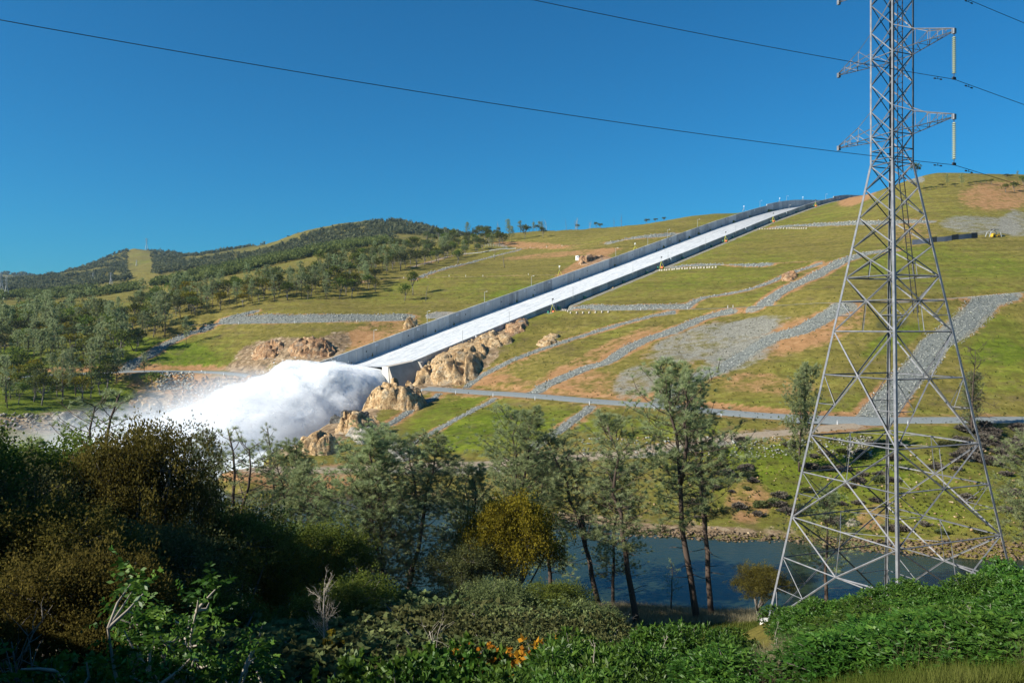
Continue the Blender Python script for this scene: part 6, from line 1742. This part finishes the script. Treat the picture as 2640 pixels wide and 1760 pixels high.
put("young_tree", AI, (X, Y, z), (h * .8, h * .8, h), 1.0, "young tree with pale bare branches and feathery bright leaves in front of black shade", "tree", None, None, ("branches", "leaves"))
stand("dead_tree", (make_snag(71, 26, BARKP, .34, .62, 1.0, 6, 5, .45),), 842, 1515, 44, "small bare pale tree rising out of the dark wood", "dead tree", names=("branches",), wid=.75)
IVY = make_bush(541, 900, 7, .11, .05, .75, 3.4, L_YEL, .3, 6)
near_bush(850, 1632, 43, IVY, "narrow ivy-covered stump column under the bare pale tree", None, .8, "ivy_column", "ivy", 3.4)
stand("dead_branch", (make_snag(72, 12, BARKP, .6, .15, .9, 3, 5, .6),), 1130, 1632, 29, "spreading bare pale twigs above the rounded green shrubs", "dead branch", names=("branches",), wid=1.0)
stand("dead_branch", (make_snag(73, 22, BARKG, .6, .1, .9, 3),), 50, 1640, 24, "dim bare twigs at the lower left corner", "dead branch", names=("branches",), wid=1.0)
stand("dead_branch", (make_snag(74, 14, BARKP, .5, .2, .6, 3),), 1610, 1575, 92, "bare broken branches at the foot of the river pines", "dead branch", names=("branches",), wid=1.4)
# red-tipped marker post by the river
X, Y = (1440 - 1320) / FPX * 112, 112.0
redm = plain("post_red", (0.55, 0.06, 0.04), 0.5, 0, .1)
mk = tag(empty("marker_post", (X, Y, float(H(X, Y)) - .1)), "orange-red marker post at the near shoreline by the mustard oak", "post")
m = MB(); m.tube([(0, 0, 0), (0, 0, 1.6)], .09, 8); m.build("post", redm, mk)
m = MB(); m.tube([(0, 0, 1.6), (0, 0, 2.0)], .095, 8); m.build("cap", platem, mk)

# grass and straw --------------------------------------------------------------------
def grass(name, n, px0, px1, y0, y1, L, W, mat, label, cond=None, lean=.35):
    g = np.random.default_rng(n)
    Y = np.exp(g.uniform(math.log(y0), math.log(y1), n)); u = (g.uniform(px0, px1, n) - 1320) / FPX
    x = u * Y
    if cond is not None:
        ok = cond(1320 + u * FPX, x, Y); x, Y = x[ok], Y[ok]
    P = np.stack([x, Y, H(x, Y) - .02], -1)
    D = np.tile(np.array([[.12, 0, 1.0]]), (len(P), 1))
    ton = .5 + .5 * fbm(x / 1.3, Y / 1.3, oct=2)
    return tag(link(name, leaves(name, P, D, 4, L, W, lean, mat, g, 'needle', np.clip(ton, 0, 1), 0)), label, "grass", kind='stuff')
L_GRASS = leaf_mat("grass_blades", (0.035, 0.055, 0.010), (0.090, 0.120, 0.022), (0.20, 0.205, 0.06), .35, .06)
pn = lambda px, x, Y: fbm(x / 2.5 + 7, Y / 2.5, oct=3)
grass("straw_grass", 1500, 2150, 2750, 9.5, 14, .50, .004, L_STRAW, "dry straw stalks on the slope under the green bushes", lambda px, x, Y: pn(px, x, Y) > .05)
grass("green_grass", 17000, 1850, 2750, 9, 18, .30, .007, L_GRASS, "green grass under the bushes at the lower right", lambda px, x, Y: pn(px, x, Y) < .15)
grass("straw_grass", 9000, 1180, 1420, 18, 33, .8, .010, L_STRAW, "pale dry straw beside the orange-leaved shrub")
grass("straw_grass", 1500, 1960, 2130, 13, 19, .8, .005, L_STRAW, "tall grey-brown dead stalks left of the big elder bushes")
grass("shore_grass", 9000, 1480, 1960, 104, 121, 1.0, .03, L_STRAW, "pale dry reeds along the near shoreline")
grass("shore_grass", 12000, 1430, 2000, 84, 118, .6, .05, L_GRASS, "green grass on the near river terrace")

UND = [make_bush(551, 1500, 8, .075, .028, 1.9, 1.7, L_MID, .1, 8)]
for i, (px, top, Y) in enumerate(((930, 1640, 52), (880, 1650, 56), (990, 1635, 54), (1050, 1630, 50), (800, 1660, 50), (720, 1670, 48), (640, 1680, 46), (560, 1690, 44), (1110, 1620, 56), (960, 1690, 40), (780, 1720, 38), (680, 1730, 36), (600, 1740, 34), (1010, 1600, 62), (900, 1610, 64))):
    near_bush(px, top, Y, UND[0], "dark understorey shrub in the shade of the wood", "understorey shrubs in the shade", 1.7, "understorey_shrub", "shrub", 1.7)

# bare stalks poking out of the green growth
STK = [make_snag(81, 12, BARKP, .3, .3, 1.2, 2, 4), make_snag(82, 9, BARKG, .25, .4, 1.4, 2, 4)]
for i, (px, top, Y) in enumerate(((1990, 1600, 24), (2040, 1640, 20), (2070, 1660, 18), (2105, 1690, 15), (2010, 1700, 16), (2260, 1600, 20), (2410, 1590, 19), (2480, 1640, 15), (2585, 1600, 17), (2340, 1660, 14), (1660, 1650, 22), (1790, 1640, 22), (1530, 1660, 22), (2180, 1690, 13), (2540, 1680, 12.5))):
    X = (px - 1320) / FPX * Y; z = float(H(X, Y)) - .1; h = max(1.0, EYE - (top - HORIZON) / FPX * Y - z)
    put("bare_stalk", (STK[i % 2],), (X, Y, z), (h * .8, h * .8, h), rnd.uniform(0, 6), "dry bare stalk sticking out of the green bushes", "dead branch", "bare stalks among the green bushes", (rnd.uniform(-.3, .3), rnd.uniform(-.3, .3)), ("branches",))
# ------------------------------------------------------------------ light poles, camera masts, trailers and posts beside the spillway
metal = plain("pole_grey", (0.42, 0.43, 0.42), 0.5, 0.4)
yelm = plain("mast_yellow", (0.55, 0.52, 0.05), 0.5, 0, .1)
orgm = plain("trailer_orange", (0.65, 0.16, 0.05), 0.5, 0, .1)
grnm = plain("box_green", (0.03, 0.20, 0.13), 0.5, 0, .1)
whitem = plain("box_white", (0.78, 0.79, 0.80), 0.5, 0, .06)
tyre = plain("tyre_black", (0.02, 0.02, 0.02), 0.9, 0, .2)
ang = math.atan2(SN[1], SN[0])
def pole_at(s, t, z, h, lab, grp, arm=1.8):
    x, y = sp_xy(s, t)
    r = tag(empty("light_pole", (x, y, z), ang), lab, "light pole", grp)
    m = MB(); m.tube([(0, 0, -.3), (0, 0, h)], [.14, .09], 6); m.build("post", metal, r)
    if arm:
        m = MB(); m.tube([(0, 0, h - .1), (arm, 0, h + .15)], .06, 5); m.build("arm", metal, r)
        m = MB(); m.box((arm, 0, h + .12), (.9, .35, .16)); m.build("lamp_head", whitem, r)
for s in (27, 66, 115, 162, 268, 318, 352, 410, 560, 640): pole_at(s, -1.6, float(wall_top(s)) - 1, 7.0 if s < 300 else 7.5, "grey street-lamp pole standing behind the far spillway wall", "lamp poles behind the far wall")
for s in (30.5, 66, 124, 192, 240, 300, 356, 480, 590): pole_at(s, SW + 1.3, float(wall_top(s)) - 3.4, 8.6, "thin lamp pole standing outside the near wall, seen against white water", "lamp poles outside the near wall", 1.2 if s > 400 else 0)
def mast(s, t, z, lab, trailer=True, h=8.0, mat=yelm):
    x, y = sp_xy(s, t)
    r = tag(empty("camera_mast", (x, y, z), ang), lab, "camera mast", "tripod camera masts along the spillway")
    top = h * .62
    for a in (0.6, 2.7, 4.8):
        m = MB(); m.tube([(2.4 * math.cos(a), 2.4 * math.sin(a), -.2), (0, 0, top)], .13, 5); m.build("tripod_leg", mat, r)
    m = MB(); m.tube([(0, 0, top - .3), (0, 0, h)], .07, 5); m.build("mast", metal, r)
    m = MB(); m.box((0.2, 0, h), (.9, .6, .55)); m.box((0, 0, h - .7), (.5, .5, .35)); m.build("camera_head", darkm if trailer else whitem, r)
    if trailer:
        m = MB(); m.box((0, 1.6, .95), (1.5, 2.4, .9)); m.box((0, 1.2, 1.6), (1.1, 1.2, .5)); m.build("trailer_body", orgm, r)
        for sx in (-.9, .9):
            m = MB(); m.tube([(sx - .1, 1.6, .4), (sx + .1, 1.6, .4)], .4, 10); m.build("wheel", tyre, r)
        m = MB(); m.box((-1.6, -1.5, .8), (.9, .9, 1.6)); m.build("cabinet", grnm, r)
mast(98, SW + 5.5, float(wall_top(98)) - 3.9, "yellow tripod camera mast where the bench road meets the near wall", True)
mast(225, SW + 4, float(wall_top(225)) - 4.1, "yellow tripod camera mast with dark trailer halfway up the near wall", True)
mast(330, SW + 4, float(wall_top(330)) - 4.1, "tripod mast with orange trailer above the upper short track", True)
mast(432, SW + 4, float(wall_top(432)) - 4.1, "tripod mast with orange trailer near the upper rock blanket", True)
mast(548, SW + 4, float(wall_top(548)) - 4.1, "tripod mast with orange trailer near the spillway top", True, 7, yelm)
mast(196, -3.2, float(wall_top(196)) - .9, "yellow tripod camera mast behind the far wall", False, 7)
mast(300, -3.2, float(wall_top(300)) - .9, "yellow camera post behind the far wall near the rock knob", False, 5)
for s in (520, 622, 700): mast(s, -3, float(wall_top(s)) + .2, "small white camera mast behind the top of the far wall", False, 5, metal)
for s in (110, 136, 180, 210, 262, 310, 350, 398, 455, 500):
    x, y = sp_xy(s, SW + 1.6); z = float(wall_top(s)) - 4.2
    r = tag(empty("utility_cabinet", (x, y, z), ang), "small green cabinet at the foot of the near wall", "cabinet", "green cabinets along the near wall")
    m = MB(); m.box((0, 0, .8), (1.0, 1.6, 1.8)); m.build("box", grnm, r); m = MB(); m.box((0, 0, 1.75), (1.2, 1.8, .12)); m.build("lid", metal, r)
for s in (41, 105, 245, 378, 474, 640):
    x, y = sp_xy(s, SW + 1.0); z = float(wall_top(s)) - 1.3
    r = tag(empty("vent_box", (x, y, z), ang), "pale vent box fixed to the top of the near wall", "vent box", "vent boxes on the near wall")
    m = MB(); m.box((0, 0, .3), (.7, 1.6, 1.3)); m.build("box", whitem, r); m = MB(); m.tube([(0, 0, -.4), (0.2, 0, -1.3)], .22, 6); m.build("pipe", whitem, r)
# white instrument hut on the rock knob
h0 = hit(1490, 672)
hut = tag(empty("instrument_box", (h0.x, h0.y, h0.z), ang), "white instrument box standing on the brown rock knob", "instrument box")
m = MB(); m.box((0, 0, 1.9), (2.6, 2.6, 3.4)); m.build("body", whitem, hut); m = MB(); m.box((0, 0, 3.7), (2.9, 2.9, .2)); m.build("roof", metal, hut); m = MB(); m.box((0.4, -1.33, 2.7), (1.0, .1, .9)); m.build("window", darkm, hut)
# black-and-white barrier blocks along the road ends
for nm, pts, n in (("bench", [(1400, 803), (1480, 803), (1580, 801)], 26), ("upper", [(1706, 694), (1770, 690), (1850, 686)], 22), ("top", [(1965, 590), (2040, 588), (2085, 588)], 20)):
    xy = path(pts, step=.5); idx = np.linspace(0, len(xy) - 1, n).astype(int)
    tt = xy[-1] - xy[0]; rz = math.atan2(tt[1], tt[0])
    for k, i in enumerate(idx):
        p = xy[i]; t_ = np.array([-math.sin(rz), math.cos(rz)]) * -2.6
        q = p + t_
        r = tag(empty("barrier_block", (q[0], q[1], float(H(*q)) - .05), rz), f"pale concrete barrier block in the row along the {nm} track end", "barrier", f"barrier blocks on the {nm} track")
        m = MB(); w = 1.0; m.add([(-w / 2, -.35, 0), (w / 2, -.35, 0), (w / 2, .35, 0), (-w / 2, .35, 0), (-w / 2, -.12, .95), (w / 2, -.12, .95), (w / 2, .12, .95), (-w / 2, .12, .95)], BOXF)
        m.build("block", conc3, r)
# white delineator stakes along the roads
def stakes(key, pxs, lab, grp, col=whitem):
    xy, zc = ROADXY[key]; pp = 1320 + xy[:, 0] / xy[:, 1] * FPX
    tt = np.gradient(xy, axis=0)
    for px in pxs:
        i = int(np.abs(pp - px).argmin()); t_ = tt[i] / np.hypot(*tt[i]); n_ = np.array([t_[1], -t_[0]])
        if n_[1] > 0: n_ = -n_
        q = xy[i] + n_ * (ROADS[key][1] / 2 + .6)
        r = tag(empty("road_stake", (q[0], q[1], float(H(*q)) - .1)), lab, "road stake", grp)
        m = MB(); m.box((0, 0, .7), (.22, .08, 1.6)); m.build("stake", col, r); m = MB(); m.box((0, 0, 1.35), (.24, .10, .18)); m.build("band", metal, r)
stakes('main', (1108, 1205, 1297, 1408, 1535, 1720, 1878, 2140, 2325, 2480), "white stake along the lower gravel road right of the outlet", "stakes along the lower gravel road")
stakes('left_low', (430, 500, 547, 600), "white stake along the gravel road left of the spray", "stakes along the left gravel road")
stakes('left_bench', (620, 770, 920), "white stake on the bench left of the spillway", "stakes on the left bench")
stakes('left_bench2', (1040, 1100, 1163, 1200, 1245, 1364), "pale stake on the second bench left of the spillway", "stakes on the second left bench")
stakes('bench', (1663, 1773, 1882, 1897), "white stake on the bench right of the spillway", "stakes on the right bench")
stakes('left_top', (1372, 1414, 1456, 1640), "pale stake along the top track left of the spillway", "stakes on the top track")
# guard rail and fenced yard at the end of the top track
pts = path([(1195, 656), (1260, 648), (1330, 642)], step=2)
gr = tag(empty("guard_rail", (pts[0][0], pts[0][1], float(H(*pts[0])))), "white guard rail along the top track beside the wood", "guard rail")
o_ = Vector(gr.location)
m = MB(); m.tube([(x - o_.x, y - 3 - o_.y, float(H(x, y - 3)) + .9 - o_.z) for x, y in pts], .22, 4); m.build("rail", whitem, gr)
for x, y in pts[::4]:
    m = MB(); m.box((x - o_.x, y - 3.1 - o_.y, float(H(x, y - 3)) + .4 - o_.z), (.3, .3, 1.2)); m.build("post", metal, gr)
pts = path([(1252, 636), (1290, 636), (1308, 642)], step=3)
fe = tag(empty("chain_fence", (pts[0][0], pts[0][1], float(H(*pts[0])))), "thin grey wire fence round the small yard by the wood", "fence")
o_ = Vector(fe.location)
for x, y in pts:
    m = MB(); m.box((x - o_.x, y - o_.y, float(H(x, y)) + 1.4 - o_.z), (.25, .25, 3.2)); m.build("post", metal, fe)
for hh in (.8, 1.6, 2.4, 2.9):
    m = MB(); m.tube([(x - o_.x, y - o_.y, float(H(x, y)) + hh - o_.z) for x, y in pts], .05, 4); m.build("wire", metal, fe)
# silt fence panels and the crusher on the right hill
pts = path([(2352, 631), (2400, 626), (2430, 623), (2480, 617), (2530, 612)], step=1.0)
silt = plain("silt_fence", (0.13, 0.145, 0.19), 0.8, 0, .15, .5)
sf = tag(empty("silt_fence", (pts[0][0], pts[0][1], float(H(*pts[0])))), "dark blue silt fence with crate panels on the right hill behind the pylon", "fence")
o_ = Vector(sf.location); k = 0
for a, c in zip(pts[:-5:5], pts[5::5]):
    k += 1
    za, zc_ = float(H(*a)), float(H(*c)); hgt = 2.9 if k % 3 else 3.3
    m = MB(); m.hexa([(a[0] - o_.x, a[1] - o_.y, za - .2 - o_.z), (c[0] - o_.x, c[1] - o_.y, zc_ - .2 - o_.z), (c[0] - o_.x, c[1] + .15 - o_.y, zc_ - .2 - o_.z), (a[0] - o_.x, a[1] + .15 - o_.y, za - .2 - o_.z),
                     (a[0] - o_.x, a[1] - o_.y, za + hgt - o_.z), (c[0] - o_.x, c[1] - o_.y, zc_ + hgt - o_.z), (c[0] - o_.x, c[1] + .15 - o_.y, zc_ + hgt - o_.z), (a[0] - o_.x, a[1] + .15 - o_.y, za + hgt - o_.z)])
    m.build("panel", silt if k % 3 else darkm, sf)
h0 = hit(2562, 611); sc_ = h0.y / 480
mc = tag(empty("work_machine", (h0.x, h0.y, h0.z), .2), "arched steel work machine with yellow body on the right hill", "machine"); mc.scale = (sc_,) * 3
for yy in (-1.6, 1.6):
    m = MB(); m.tube([(-4.6, yy, -.2), (-3.2, yy, 3.0), (-1.2, yy, 4.3), (1.8, yy, 4.4), (3.2, yy, 3.0), (4.0, yy, 0)], .24, 5); m.build("arch_frame", metal, mc)
m = MB(); m.box((1.0, 0, .8), (4.6, 2.2, 1.3)); m.box((-.2, 0, 1.7), (1.6, 1.6, .8)); m.build("body", plain("machine_yellow", (0.62, 0.36, 0.03), .5, 0, .1), mc)
m = MB(); m.box((.6, 0, 4.5), (3.0, 3.4, .4)); m.build("canopy", darkm, mc)
m = MB(); m.tube([(3.8, 0, 1.4), (7.6, 0, 1.0)], .25, 5); m.build("conveyor", metal, mc)
for xx in (-.6, 2.4):
    for yy in (-1.2, 1.2):
        m = MB(); m.tube([(xx, yy - .15, .45), (xx, yy + .15, .45)], .5, 10); m.build("wheel", tyre, mc)

# ------------------------------------------------------------------ the air: very thin blue haze over the whole valley
hz = bpy.data.materials.new("haze"); hz.use_nodes = True
nt = hz.node_tree; nt.nodes.clear(); out = nt.nodes.new("ShaderNodeOutputMaterial"); vol = nt.nodes.new("ShaderNodeVolumePrincipled")
vol.inputs["Color"].default_value = (0.42, 0.68, 1.0, 1); vol.inputs["Density"].default_value = 0.000035; vol.inputs["Anisotropy"].default_value = 0.2
nt.links.new(vol.outputs[0], out.inputs["Volume"])
m = MB(); m.hexa([(-8200, -250, -9), (8200, -250, -9), (8200, 5500, -9), (-8200, 5500, -9), (-8200, -250, 352), (8200, -250, 352), (8200, 5500, 352), (-8200, 5500, 352)])
hb = m.build("haze", hz); tag(hb, "thin blue haze filling the valley air", "haze", kind='stuff')
